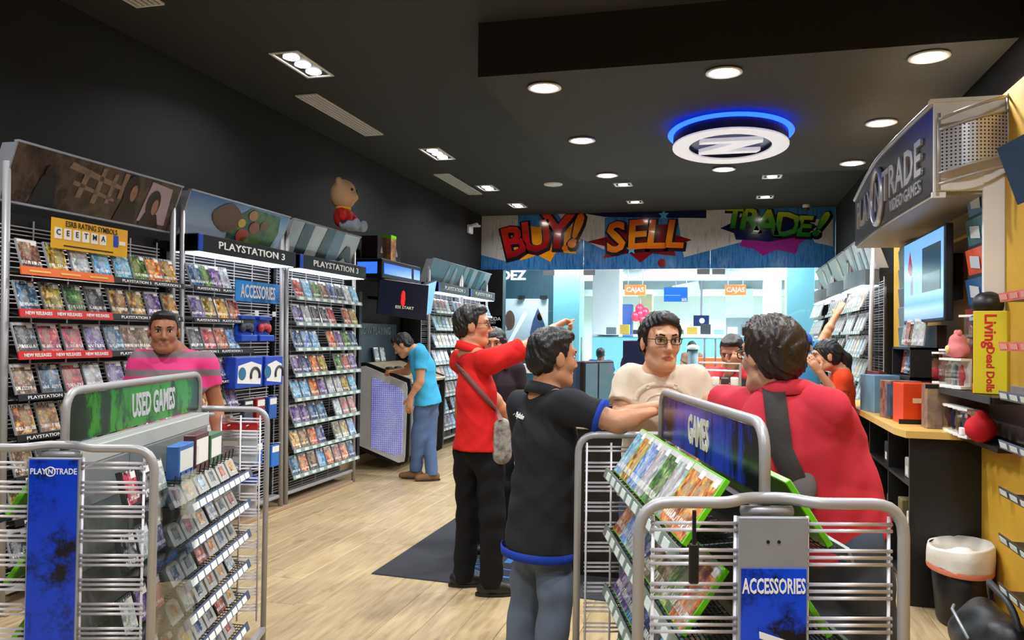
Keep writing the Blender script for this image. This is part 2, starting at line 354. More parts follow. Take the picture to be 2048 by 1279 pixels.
# ------------------------------------------------------------------ implicit bodies
class Sdf:
    def __init__(s): s.p = []; s.cuts = []; s.cutfn = None
    def cone(s, a, ra, b, rb, k=.02, flat=None, fax=None, end=False):
        s.p.append(('c', np.array(a, float), ra, np.array(b, float), rb, k, flat, None if fax is None else np.array(fax, float), end)); return s
    def ell(s, c, r, M=None, k=.02, sub=False):
        s.p.append(('e', np.array(c, float), np.array(r, float), np.eye(3) if M is None else np.array(M, float), k, sub)); return s
    def cut(s, p0, n): s.cuts.append((np.array(p0, float), np.array(n, float)/np.linalg.norm(n))); return s
    def bounds(s):
        lo = np.full(3, 1e9); hi = -lo
        for p in s.p:
            if p[0] == 'c':
                r = max(p[2], p[4]); a = np.minimum(p[1], p[3])-r; b = np.maximum(p[1], p[3])+r
            else:
                if p[5]: continue
                r = p[2].max(); a = p[1]-r; b = p[1]+r
            lo = np.minimum(lo, a); hi = np.maximum(hi, b)
        return lo, hi
    def mesh(s, name, mats, coarse=.011, fine=None, boxes=(), disp=None, origin=(0, 0, 0), lips=None):
        lo, hi = s.bounds(); lo = lo-.03; hi = hi+.03; ax = []
        for d in range(3):
            iv = sorted((b[0][d], b[1][d]) for b in boxes) if fine else []
            c = [lo[d]]
            while c[-1] < hi[d]:
                x = c[-1]; st = coarse
                for q in iv:
                    if q[0]-coarse <= x < q[1]: st = fine
                c.append(x+st)
            ax.append(np.array(c, np.float32))
        F = np.full([len(a) for a in ax], .2, np.float32)
        for p in s.p:
            if p[0] == 'c':
                _, a, ra, b, rb, k, fl, fax, end = p; r = max(ra, rb); l_ = np.minimum(a, b)-r-k-.03; h_ = np.maximum(a, b)+r+k+.03
            else:
                _, c, rad, Mx, k, sub = p; r = rad.max(); l_ = c-r-k-.03; h_ = c+r+k+.03
            sl = tuple(slice(max(0, np.searchsorted(ax[d], l_[d])-1), np.searchsorted(ax[d], h_[d])+1) for d in range(3))
            G = [ax[d][sl[d]] for d in range(3)]
            if min(len(g) for g in G) == 0: continue
            X, Y, Z = np.meshgrid(*G, indexing='ij')
            if p[0] == 'c':
                ab = b-a; L2 = max(1e-9, ab@ab)
                t0 = ((X-a[0])*ab[0]+(Y-a[1])*ab[1]+(Z-a[2])*ab[2])/L2; t = np.clip(t0, 0, 1)
                qx, qy, qz = X-a[0]-t*ab[0], Y-a[1]-t*ab[1], Z-a[2]-t*ab[2]
                if fl:
                    n = fax-ab*(fax@ab)/L2; n = n/max(1e-6, np.linalg.norm(n)); qn = (qx*n[0]+qy*n[1]+qz*n[2])*(1/fl-1)
                    qx = qx+n[0]*qn; qy = qy+n[1]*qn; qz = qz+n[2]*qn
                d = np.sqrt(qx*qx+qy*qy+qz*qz)-(ra+(rb-ra)*t)
                if fl: d = d*(.5+.5*fl)
                if end: d = np.maximum(d, (t0-1)*math.sqrt(L2))
                sub = False
            else:
                x, y, z = X-c[0], Y-c[1], Z-c[2]
                e = [(x*Mx[0][i]+y*Mx[1][i]+z*Mx[2][i])/rad[i] for i in range(3)]
                q = np.sqrt(e[0]**2+e[1]**2+e[2]**2); d = (q-1)*rad.min()*(.6+.4*rad.mean()/rad.min())
            f = F[sl]
            if sub:
                d = -d; h = np.clip(.5-.5*(f-d)/k, 0, 1); F[sl] = f*(1-h)+d*h+k*h*(1-h)
            else:
                h = np.clip(.5+.5*(d-f)/k, 0, 1); F[sl] = d*(1-h)+f*h-k*h*(1-h)
        if s.cuts or disp or s.cutfn:
            X, Y, Z = np.meshgrid(*ax, indexing='ij', sparse=True)
            if disp: F = F + disp(X, Y, Z).astype(np.float32)
            if s.cutfn: F = np.maximum(F, s.cutfn(X, Y, Z))
            for p0, n in s.cuts: F = np.maximum(F, (X-p0[0])*n[0]+(Y-p0[1])*n[1]+(Z-p0[2])*n[2])
        return nets(name, ax, F.astype(np.float32), mats, origin, lips)
def nets(name, ax, F, mats, origin, lips=None):
    I = F < 0
    I[0] = I[-1] = False; I[:, 0] = I[:, -1] = False; I[:, :, 0] = I[:, :, -1] = False
    F = np.where((F < 0) & ~I, 1e-3, F)
    cs = I[:-1, :-1, :-1].astype(np.int8)
    for d in [(1, 0, 0), (0, 1, 0), (0, 0, 1), (1, 1, 0), (1, 0, 1), (0, 1, 1), (1, 1, 1)]:
        cs = cs + I[d[0]:I.shape[0]-1+d[0], d[1]:I.shape[1]-1+d[1], d[2]:I.shape[2]-1+d[2]]
    idx = np.argwhere((cs > 0) & (cs < 8)); n = len(idx)
    co = np.array([(i, j, k) for i in (0, 1) for j in (0, 1) for k in (0, 1)])
    val = np.stack([F[idx[:, 0]+c[0], idx[:, 1]+c[1], idx[:, 2]+c[2]] for c in co], 1)
    pos = np.stack([np.stack([ax[d][idx[:, d]+c[d]] for d in range(3)], 1) for c in co], 1)
    sm = np.zeros((n, 3)); ct = np.zeros((n, 1))
    for a in range(8):
        for b in range(a+1, 8):
            if np.abs(co[a]-co[b]).sum() != 1: continue
            x = (val[:, a] < 0) != (val[:, b] < 0); t = val[:, a]/(val[:, a]-val[:, b]+1e-12)
            pt = pos[:, a]+(pos[:, b]-pos[:, a])*t[:, None]; sm += np.where(x[:, None], pt, 0); ct += x[:, None]
    V = sm/np.maximum(ct, 1)
    vid = np.full([s_-1 for s_ in F.shape], -1, np.int64); vid[idx[:, 0], idx[:, 1], idx[:, 2]] = np.arange(n)
    Q = []
    for d in range(3):
        e1, e2 = (d+1) % 3, (d+2) % 3
        s0 = [slice(None)]*3; s1 = [slice(None)]*3; s0[d] = slice(0, -1); s1[d] = slice(1, None)
        ch = np.argwhere(I[tuple(s0)] != I[tuple(s1)])
        if len(ch) == 0: continue
        o1 = np.zeros(3, int); o1[e1] = 1; o2 = np.zeros(3, int); o2[e2] = 1
        q = [vid[tuple((ch-w).T)] for w in (o1+o2, o2, 0*o1, o1)]
        q = np.stack(q, 1); ins = I[tuple(ch.T)]; q[~ins] = q[~ins][:, ::-1]; Q.append(q)
    Q = np.concatenate(Q); Q = Q[(Q >= 0).all(1)]
    # light smoothing
    E_ = np.concatenate([Q[:, [0, 1]], Q[:, [1, 2]], Q[:, [2, 3]], Q[:, [3, 0]]])
    acc = np.zeros_like(V); cnt = np.zeros((n, 1)); np.add.at(acc, E_[:, 0], V[E_[:, 1]]); np.add.at(cnt, E_[:, 0], 1)
    np.add.at(acc, E_[:, 1], V[E_[:, 0]]); np.add.at(cnt, E_[:, 1], 1)
    V = V*.6+acc/np.maximum(cnt, 1)*.4
    me = bpy.data.meshes.new(name); me.vertices.add(n); me.vertices.foreach_set('co', (V-np.array(origin)).astype(np.float32).ravel())
    m = len(Q); me.loops.add(m*4); me.loops.foreach_set('vertex_index', Q.ravel().astype(np.int32)); me.polygons.add(m)
    me.polygons.foreach_set('loop_start', np.arange(0, m*4, 4, dtype=np.int32))
    try: me.polygons.foreach_set('loop_total', np.full(m, 4, np.int32))
    except Exception: pass
    for mm in (mats if isinstance(mats, (list, tuple)) else [mats]): me.materials.append(mm)
    if lips is not None:
        ctr = V[Q].mean(1); me.polygons.foreach_set('material_index', lips(ctr).astype(np.int32))
    me.polygons.foreach_set('use_smooth', np.ones(m, bool)); me.update(calc_edges=True); me.validate(); return me

# ------------------------------------------------------------------ room shell
XL, XR, YB, YF, ZC = -4.1, 1.66, -2.5, 13.3, 3.6
struct(MB().box(XL-.15, XL, YB, YF, 0, ZC).build('wall_left', M_wall))
struct(MB().box(XR, XR+.15, YB, YF, 0, ZC).build('wall_right', M_wall))
struct(MB().box(XL-.15, XR+.15, YB-.15, YB, 0, ZC).build('wall_back', M_wall))
fl = MB().box(XL-.15, XR+.15, YB-.15, YF+.1, -.2, -.012).build('floor', M_plank); struct(fl, 'pale maple plank floor of the store')
pl = MB().box(-.099, .099, -.675, .675, -.012, 0, 0, .0025).mesh('plank', M_plank)
k = 0; x = XL+.1
while x < XR:
    y = 1.6 - random.random()*1.2
    while y < 13.2:
        if y+.7 > 1.3:
            o = link('plank', pl, fl, (x, min(y, 13.3-.68), random.random()*.0008))
        y += 1.353
    x += .2
MB().box(XL, XR, YB, 1.4, -.012, -.001).build('front_boards', M_plank, fl)
ce = struct(MB().box(XL-.15, XR+.15, YB-.15, YF+.15, ZC, ZC+.12).build('ceiling', M_ceil), 'charcoal painted main ceiling')
so = struct(MB().box(-1.61, 1.60, 5.08, 8.66, 3.235, 3.3, 0).build('ceiling_panel', M_ceil), 'lower ceiling panel with round downlights over the aisle')
MB().box(-1.61, 1.60, 5.074, 5.10, 3.235, 3.6).build('fascia', M_sof, so); MB().box(-1.61, -1.59, 5.1, 8.66, 3.3, 3.6).build('fascia', M_sof, so)
MB().box(1.58, 1.60, 5.1, 8.66, 3.3, 3.6).build('fascia', M_sof, so); MB().box(-1.59, 1.58, 8.63, 8.66, 3.3, 3.6).build('fascia', M_sof, so)
struct(MB().box(XL, XL+.02, YB, 13.3, 0, .11, 0, .004).build('baseboard_left', M_base), 'beige skirting along the left wall')
struct(MB().box(XL+.02, -3.62, 3.4, 7.45, 0, .03, 0, .004).build('trim_1', M_base), 'low beige plinth under the left racks')
yw = struct(MB().box(1.5, XR, 1.0, 8.0, 0, 2.9).build('wall_yellow', M_yel), 'ochre yellow partition on the right side')
struct(MB().box(1.40, 1.5, 4.10, 5.04, 0, .955).build('trim_4', M_yel), 'ochre lower wall panel beside the black counter end')
# shop front: dark jambs, mural panel, glass
struct(MB().box(XL, -3.68, 13.2, 13.4, 0, 2.66).build('trim_2', M_black), 'black jamb left of the glass front')
struct(MB().box(1.42, XR, 13.15, 13.4, 0, 2.66).build('trim_3', M_black), 'black jamb right of the glass front')
gl = thing('glass_front', 'frameless glass shop front with steel door handles below the mural', 'glass front', (0, 13.3, 0)); gl['kind'] = 'structure'
for x0, x1 in ((-3.68, -2.4), (-2.39, -1.35), (-1.34, -.23), (-.22, .62), (.63, 1.42)):
    MB().box(x0, x1, -.006, .006, .02, 2.64).build('pane', M_clear, gl)
for x in (-2.47, -2.31, -.31, -.14):
    h = MB(); h.cyl((x, -.07, .75), (x, -.07, 1.52), .014, 10); h.cyl((x, -.07, .85), (x, 0, .85), .008, 8); h.cyl((x, -.07, 1.42), (x, 0, 1.42), .008, 8)
    h.build('door_handle', M_silver, gl, True)
for x in (-2.9, -2.2, -.34, -.1): MB().box(x-.1, x+.1, -.02, .02, 2.56, 2.65, 0, .006).build('patch_fitting', M_lgrey, gl)

# ------------------------------------------------------------------ mural above the glass
mu = thing('comic_mural', 'blue comic-style mural reading BUY SELL TRADE above the glass front', 'mural', (0, 13.28, 0))
M_mblue = art_mat('mural_blue_planks', [(24, 60, 120), (46, 104, 168), (70, 132, 190), (30, 70, 130)], 5, .12, (6, 1, .7))
M_mwht = art_mat('mural_white_planks', [(128, 126, 130), (186, 184, 186), (200, 196, 192), (150, 148, 152)], 5, .12, (5, 1, .6))
M_mdk = mat('mural_dark_outline', (32, 20, 34), .15)
M_mred = gradient_mat('mural_red', [(.0, (120, 14, 20)), (.5, (196, 30, 30)), (1, (226, 60, 36))], 1, .12)
M_myel = gradient_mat('mural_yellow', [(0, (236, 150, 20)), (1, (246, 214, 60))], 1, .12)
M_morg = gradient_mat('mural_orange', [(0, (226, 110, 20)), (.5, (240, 150, 30)), (1, (214, 84, 24))], 1, .12)
M_mgrn = gradient_mat('mural_green', [(0, (20, 110, 50)), (.6, (84, 160, 40)), (1, (190, 200, 40))], 1, .12)
M_mpur = mat('mural_purple', (140, 36, 120), .12)
M_mnavy = mat('mural_navy', (16, 24, 66), .12)
for x0, x1 in ((-4.1, -2.305), (-2.30, -.235), (-.23, 1.655)):
    MB().box(x0, x1, 0, .05, 2.655, 3.6).build('mural_panel', M_mblue, mu)
def mpoly(pts, m, lv, nm):
    MB().prism([(p[0], p[1]) for p in pts], (0, -.002*lv, 0), (1, 0, 0), (0, 0, 1), .002, 0).build(nm, m, mu)
def burst(cx, cz, rx, rz, n, m, lv, nm='starburst', seed=0, inner=.68):
    rn = random.Random(seed); pts = []
    for i in range(2*n):
        a = math.pi*i/n; q = (1 if i % 2 == 0 else inner)*(.85+.3*rn.random()); pts.append((cx+rx*q*math.cos(a), cz+rz*q*math.sin(a)))
    mpoly(pts, m, lv, nm)
mpoly([(-4.1, 3.6), (-4.1, 2.92), (-3.62, 2.8), (-3.45, 3.0), (-3.45, 3.6)], M_mwht, 1, 'arrow')
mpoly([(-2.75, 3.6), (-2.5, 3.25), (-1.95, 2.98), (-1.95, 3.52), (-1.2, 3.6)], M_mwht, 1, 'arrow')
mpoly([(-.75, 3.48), (-.65, 2.84), (.35, 3.1), (.35, 3.6), (-.3, 3.6)], M_mwht, 1, 'arrow')
mpoly([(1.2, 3.42), (1.35, 3.05), (1.62, 2.98), (1.62, 3.4)], M_mwht, 1, 'arrow')
mpoly([(-2.3, 3.6), (-1.95, 3.53), (-.3, 3.47), (-.3, 3.6)], M_mnavy, 2, 'sky_band')
burst(-3.0, 3.16, .72, .36, 9, M_myel, 2, seed=3, inner=.72); burst(-1.35, 3.12, .8, .36, 8, M_mred, 2, seed=5); burst(.7, 3.14, .62, .34, 7, M_mpur, 2, seed=7)
burst(.68, 3.3, .72, .26, 8, M_mnavy, 3, seed=12, inner=.8)
def star(cx, cz, r, m, lv):
    mpoly([(cx+(r if i % 2 == 0 else r*.45)*math.cos(math.pi/2+math.pi*i/5), cz+(r if i % 2 == 0 else r*.45)*math.sin(math.pi/2+math.pi*i/5)) for i in range(10)], m, lv, 'star')
M_mcy = mat('mural_light_blue', (80, 170, 220), .12)
star(-1.5, 2.98, .09, M_mcy, 5); star(-.98, 3.54, .09, M_mcy, 5)
mpoly([(-1.0+.07*math.cos(a), 2.75+.07*math.sin(a)) for a in [2*math.pi*i/14 for i in range(14)]], M_mred, 4, 'dot')
mpoly([(-2.62+.05*math.cos(a), 3.02+.05*math.sin(a)) for a in [2*math.pi*i/12 for i in range(12)]], M_morg, 6, 'dot')
def letter(ch, x, z, size, rot, m, sx=1., sh=0.):
    X = (math.cos(rot), 0, math.sin(rot)); Y = (-math.sin(rot), 0, math.cos(rot))
    text(ch, size*1.02, (x+.012, -.010, z-.02), X, Y, M_mdk, mu, 'letter_outline', sx=sx, bold=.075, ext=.001, shear=sh)
    text(ch, size, (x, -.0145, z), X, Y, m, mu, 'letter', sx=sx, bold=.03, ext=.001, shear=sh)
for ch, x, z, sz, r in (('B', -3.52, 3.12, .72, .25), ('U', -3.12, 3.2, .72, .1), ('Y', -2.75, 3.27, .78, -.03), ('!', -2.44, 3.28, .8, -.32)): letter(ch, x, z, sz, r, M_mred if ch != '!' else M_morg, 1.02)
for ch, x, z, sz, r in (('S', -1.78, 3.16, .68, .12), ('E', -1.43, 3.2, .66, .06), ('L', -1.12, 3.2, .64, 0), ('L', -.82, 3.2, .62, -.05)): letter(ch, x, z, sz, r, M_morg, 1.02, .1)
for ch, x, z, sz, r in (('T', .12, 3.45, .46, -.05), ('R', .36, 3.42, .48, -.08), ('A', .62, 3.36, .54, -.06), ('D', .93, 3.32, .52, -.06), ('E', 1.18, 3.29, .44, -.06), ('!', 1.42, 3.32, .56, -.4)): letter(ch, x, z, sz, r, M_mgrn, 1.05, .1)

# ------------------------------------------------------------------ ceiling fittings
ringm = MB().lathe([(.082, 0), (.115, -.006), (.118, -.014), (.105, -.018), (.085, -.010)], n=28).mesh('trim_ring', M_white, True)
lensm = MB().lathe([(.001, -.030), (.03, -.0290), (.06, -.022), (.084, -.008)], n=24).mesh('lens', M_lens, True)
DL = [(-1.216, 5.33), (-.017, 5.27), (1.18, 5.24), (-1.216, 6.84), (1.18, 6.76), (-1.216, 8.37), (-.02, 8.29), (1.18, 8.24)]
DN = ['front left corner', 'front edge', 'front right corner', 'left edge', 'right edge', 'back left corner', 'back edge', 'back right corner']
for (x, y), n in zip(DL, DN):
    d = thing('downlight', 'round white downlight at the %s of the lower ceiling panel' % n, 'ceiling light', (x, y+.03, 3.235), group='round downlights in the ceiling panel')
    link('trim_ring', ringm, d); link('lens', lensm, d)
    area_lamp('downlight_lamp', (x, y+.03, 3.19), LAMP_DOWN, .15)
SQ = [(-3.19, 5.55, 3, 'nearest square spotlight in the row over the left racks'), (-3.21, 8.63, 3, 'second square spotlight over the left racks, above the game kiosk'),
      (-3.24, 10.75, 2, 'third square spotlight in the row over the left racks'), (-3.2, 12.27, 2, 'farthest square spotlight over the left racks, near the mural'),
      (-1.35, 10.85, 1, 'square spotlight half hidden behind the ceiling panel, left of centre'), (-1.34, 12.27, 1, 'square spotlight just in front of the SELL lettering'),
      (.57, 10.67, 1, 'square spotlight half hidden behind the ceiling panel, right of centre'), (.555, 12.17, 1, 'square spotlight just in front of the TRADE lettering')]
bulbm = MB().lathe([(.001, -.012), (.04, -.010), (.062, 0)], n=18).mesh('bulb', M_lens, True)
for x, y, n, lb in SQ:
    s = thing('square_spotlight', lb, 'ceiling light', (x, y, ZC), group='square recessed spotlights')
    ly = .11+.085*(n-1); f = MB()
    for a in (-1, 1):
        f.box(a*.11-.012, a*.11+.012, -ly, ly, -.012, 0, 0, .003); f.box(-.122, .122, a*ly-.012, a*ly+.012, -.012, 0, 0, .003)
    f.build('bezel', M_white, s); MB().box(-.1, .1, -ly+.01, ly-.01, -.003, 0).build('backing', M_black, s)
    for i in range(n):
        link('bulb', bulbm, s, (0, (i-(n-1)/2)*.17, -.008))
    area_lamp('spotlight_lamp', (x, y, 3.56), LAMP_SQ*(.6+.2*n), .2)
for x0, x1, y0, y1, lb in ((-3.65, -3.455, 6.25, 7.65, 'long slatted air grille over the left racks, between the two triple spotlights'), (-3.65, -3.455, 9.7, 11.16, 'farther slatted air grille over the left racks'), (-3.67, -3.47, 3.0, 4.3, 'air grille at the top left corner, mostly out of view')):
    v = thing('air_grille', lb, 'vent', ((x0+x1)/2, (y0+y1)/2, ZC)); hx, hy = (x1-x0)/2, (y1-y0)/2
    MB().box(-hx, hx, -hy, hy, -.004, 0).build('backing', M_black, v)
    sl = MB().box(-.006, .006, -hy, hy, -.016, -.004).mesh('slat', M_white)
    for i in range(6): link('slat', sl, v, (-hx+2*hx*i/5, 0, 0))
    for a in (-1, 1): MB().box(-hx-.006, hx+.006, a*hy-.008, a*hy+.008, -.017, -.004).build('end_bar', M_white, v)
sp = MB().lathe([(.001, -.02), (.09, -.02), (.125, -.012), (.13, 0)], n=26); tag(sp.build('ceiling_speaker', M_white, smooth=True, loc=(-2.28, 10.67, ZC)), 'flat white round speaker disc on the ceiling left of the panel', 'speaker')
dc = thing('dome_camera', 'small white dome security camera above the TRADE lettering', 'camera', (1.2, 13.0, ZC))
MB().lathe([(.055, 0), (.06, -.03), (.05, -.05)], n=20).build('mount', M_white, dc, True); MB().ball((0, 0, -.055), .045).build('dome', M_dgrey, dc, True)
pg = MB(); pg.box(XL, XL+.05, 12.45, 12.65, 3.2, 3.34, 0, .01); pg.obox((XL+.1, 12.5, 3.33), (.07, 0, .02), (0, .05, 0), (-.004, 0, .015)); pg.obox((XL+.1, 12.62, 3.33), (.07, 0, -.0), (0, .05, .01), (0, -.003, .015))
tag(pg.build('emergency_light', M_white), 'white emergency light high on the left wall beside the mural', 'emergency light')
# suspended round logo
lg = thing('logo_lamp', 'round black and white ceiling logo with letter shape and blue glow', 'sign', (.03, 6.66, 3.09)); lg.rotation_euler = (R(-4.5), 0, 0)
M_glow = lamp_mat('blue_neon', (20, 60, 255), 5.5)
MB().lathe([(.36, .085), (.485, .085), (.495, .075), (.485, .065), (.36, .065)], n=48).build('halo_ring', M_glow, lg, True)
MB().lathe([(.32, .062), (.45, .062), (.452, -.02), (.32, -.02), (.32, .062)], n=48).build('drum', M_black, lg, False)
MB().lathe([(.325, -.021), (.455, -.021), (.455, -.034), (.325, -.034), (.325, -.021)], n=48).build('rim', mat('lit_white_acrylic', (240, 240, 244), .4, var=.02, emit=(235, 238, 255), estr=.35), lg)
MB().lathe([(.001, .0), (.322, .0), (.322, .012), (.001, .012)], n=40).build('disc', mat('deep_blue_disc', (14, 30, 110), .3), lg)
zp = [(-.22, .165), (.25, .165), (.25, .10), (-.05, -.105), (.24, -.105), (.21, -.165), (-.25, -.165), (-.25, -.10), (.05, .105), (-.24, .105)]
zm = MB().prism([(p[0], -p[1]) for p in zp][::-1], (0, 0, -.036), (1, 0, 0), (0, 1, 0), .03); zm.build('letter', MATS['lit_white_acrylic'], lg)
MB().cyl((0, 0, .06), (0, 0, .135), .08, 16).build('stem', M_black, lg)

# ------------------------------------------------------------------ game cases
BAND = {'ps': (34, 34, 38), 'psw': (225, 225, 228), 'xb': (120, 200, 30), 'wii': (236, 236, 240)}
PAL = [('red', [(60, 10, 12), (170, 26, 28), (210, 70, 50), (236, 200, 170)]), ('orange', [(90, 40, 14), (214, 110, 24), (240, 170, 50), (250, 226, 160)]),
       ('dark blue', [(10, 16, 40), (30, 56, 110), (70, 120, 170), (210, 220, 230)]), ('charcoal', [(12, 12, 14), (44, 46, 50), (90, 94, 98), (200, 204, 206)]),
       ('pale grey', [(120, 124, 128), (170, 174, 178), (212, 214, 216), (244, 244, 244)]), ('sky blue', [(40, 96, 150), (90, 160, 214), (160, 206, 236), (240, 244, 250)]),
       ('brown', [(44, 28, 18), (104, 72, 44), (150, 116, 80), (224, 206, 176)]), ('green', [(16, 40, 16), (56, 104, 44), (110, 150, 70), (214, 220, 170)]),
       ('gold', [(60, 44, 10), (150, 112, 30), (206, 166, 60), (244, 230, 170)]), ('violet', [(34, 16, 50), (90, 60, 130), (150, 120, 180), (226, 216, 236)])]
M_case = mat('clear_case_plastic', (150, 154, 158), .2, coat=.5)
M_gcase = M_green
M_wcase = mat('white_case_plastic', (232, 234, 236), .25, coat=.4)
M_stick = mat('white_price_sticker', (236, 236, 232), .6, var=.02)
def case_mesh(nm, cover, plastic, w=.135, h=.171, t=.015):
    b = MB(); b.box(-w/2, w/2, -t/2, t/2, 0, h, 0, .0022)
    b.box(-w/2+.005, w/2-.005, -t/2-.0012, -t/2+.001, .005, h-.005, 1)
    b.box(w/2-.046, w/2-.010, -t/2-.002, -t/2, h-.034, h-.012, 2)
    return b.mesh(nm, [plastic, cover, M_stick])
PS, XB, WI = [], [], []
for i, (cn, cols) in enumerate(PAL):
    PS.append((cn, case_mesh('game_case', cover_mat('cover_ps_%s' % cn, cols, BAND['ps'] if i % 3 else BAND['psw'], i+1, hue=.12), M_case)))
    XB.append((cn, case_mesh('green_game_case', cover_mat('cover_xb_%s' % cn, [tuple(int(v*.85+28) for v in c) for c in cols], (206, 210, 206), i+21, hue=.12), M_gcase, .138, .19, .016)))
    if i in (0, 2, 4, 5, 8): WI.append((cn, case_mesh('white_game_case', cover_mat('cover_wii_%s' % cn, [tuple(int(v*.6+85) for v in c) for c in cols], BAND['wii'], i+41, hue=.1), M_wcase, .136, .19, .016)))
def place_case(lib, i, name, loc, rz, lean, label, group):
    cn, me = lib[i % len(lib)]
    o = link(name, me, None, loc); o.rotation_euler = (-lean, random.uniform(-.02, .02), rz)
    return tag(o, label.format(c=cn), 'game case', group)

# ------------------------------------------------------------------ left wall racks
ROWZ = [1.83, 1.605, 1.38, 1.155, .94, .72, .495, .27]
def rack_frame(y0, y1, label, xw=XL, s=1, rows=ROWZ, posts=True, tags=True, shelf_span=None, name='display_rack'):
    """slotted wire rack against a wall; s=+1 opens towards +x, -1 towards -x"""
    t = thing(name, label, 'display rack', (xw, (y0+y1)/2, 0), 0 if s > 0 else math.pi); hw = (y1-y0)/2
    for a in (-1, 1):
        p = MB(); p.tube([(.44, a*(hw-.025), 0), (.40, a*(hw-.025), 2.40)], .02, 10); p.build('post', M_silver, t, True)
    w = MB(); z = .12
    while z < 2.1:
        for q in (0, .022, .044): w.cyl((.30, -hw+.03, z+q), (.30, hw-.03, z+q), .0035, 5)
        z += .0765
    for i in range(6): w.cyl((.296, -hw+.05+(2*hw-.1)*i/5, .08), (.296, -hw+.05+(2*hw-.1)*i/5, 2.12), .005, 6)
    stuff(w.build('wire_grid', M_wire, t))
    MB().box(.05, .28, -hw+.02, hw-.02, .1, 2.15).build('back_panel', M_black, t)
    MB().box(.36, .44, -hw+.03, hw-.03, .1, .13, 0, .006).build('bottom_rail', M_silver, t)
    ss = shelf_span or (-hw+.035, hw-.035)
    for i, z in enumerate(rows):
        sh = MB(); n = 9
        for j in range(n): sh.cyl((.31+.17*j/(n-1), ss[0], z+.012+.03*(1-j/(n-1))-.03), (.31+.17*j/(n-1), ss[1], z+.012+.03*(1-j/(n-1))-.03), .003, 4)
        for j in range(8): sh.cyl((.31, ss[0]+(ss[1]-ss[0])*j/7, z+.01), (.49, ss[0]+(ss[1]-ss[0])*j/7, z-.022), .003, 4)
        o = sh.build('shelf', M_dwire, t)
        MB().obox((.505, (ss[0]+ss[1])/2, z-.012), (.003, 0, .001), (0, (ss[1]-ss[0])/2, 0), (-.004, 0, .017)).build('price_strip', M_strip if tags else M_black, o)
        if tags:
            g = MB()
            for j in range(9): g.obox((.5095, ss[0]+(ss[1]-ss[0])*(j+.5)/9, z-.012), (.001, 0, 0), (0, .036, 0), (-.003, 0, .012))
            stuff(g.build('price_tags', M_tag, o))
    return t
def poster(t, hw, z0, z1, m, lean=.11, x0=.36, name='header_poster'):
    p = MB(); n = 6
    for i in range(n):
        a, b = i/n, (i+1)/n; f = lambda q: x0+lean*q
        p.add([(f(a), -hw, z0+(z1-z0)*a), (f(a), hw, z0+(z1-z0)*a), (f(b), hw, z0+(z1-z0)*b), (f(b), -hw, z0+(z1-z0)*b)], [(0, 1, 2, 3)])
        p.add([(f(a)-.012, -hw, z0+(z1-z0)*a), (f(a)-.012, hw, z0+(z1-z0)*a), (f(b)-.012, hw, z0+(z1-z0)*b), (f(b)-.012, -hw, z0+(z1-z0)*b)], [(3, 2, 1, 0)])
    o = p.build(name, m, t)
    e = MB(); e.box(x0+lean-.02, x0+lean+.012, -hw-.01, hw+.01, z1, z1+.012); e.box(x0-.02, x0+.012, -hw-.01, hw+.01, z0-.012, z0)
    for a in (-1, 1): e.prism([(x0-.1, z0), (x0, z0), (x0+lean, z1), (x0+lean-.1, z1)], (0, a*(hw+.005)+.004, 0), (1, 0, 0), (0, 0, 1), .008)
    e.build('poster_frame', M_lgrey, o)
    return o
def onposter(o, pts, m, name, x0=.36, lean=.11, z0=2.2, z1=2.5, up=.004):
    """flat printed shape, pts in (y, 0..1 of height)"""
    f = lambda q: x0+lean*q+up
    b = MB(); n = len(pts); a = [(f(q), y, z0+(z1-z0)*q) for y, q in pts]; c = [(p[0]-.003, p[1], p[2]) for p in a]
    b.add(a+c, [tuple(range(n)), tuple(range(n, 2*n))[::-1]]); b.build(name, m, o)
def band(t, hw, z0=2.075, z1=2.2, txt='PLAYSTATION 3', x=.54, size=.075, s=1):
    b = MB().box(.30, x, -hw, hw, z0, z1, 0, .006).build('header_band', M_black, t)
    MB().box(.30, x+.003, -hw, -hw+.05, z0+.004, z1-.004, 0, .004).build('band_end', M_blueb, b)
    MB().box(.32, x-.01, -hw+.03, hw-.03, z0-.006, z0).build('light_strip', lamp_mat('rack_strip_light', (235, 245, 255), 2.2) if 'rack_strip_light' not in MATS else MATS['rack_strip_light'], b)
    text(txt, size, (x+.003, .02, (z0+z1)/2), LEFTX, UPZ, M_wtext, b, sx=1.62, bold=.012, ext=.002, spacing=1.05)
LW = -3.59
def fill_row(lib, y0, y1, n, z, rackname, shelf, name='game_case', group=None, xs=-3.615, skip=(), pitch=None, rz=R(90), lean=R(20), start=0, side=1):
    for j in range(n):
        if j in skip: continue
        y = y0+(y1-y0)*(j+.5)/n + random.uniform(-.006, .006)
        place_case(lib, random.randrange(len(lib)), name, (xs, y, z+.002), rz, lean,
                   '{c} game case, %s from left, %s shelf down, %s' % (ORD[j+start], ORD[shelf], rackname), group or 'game cases on the wall racks')
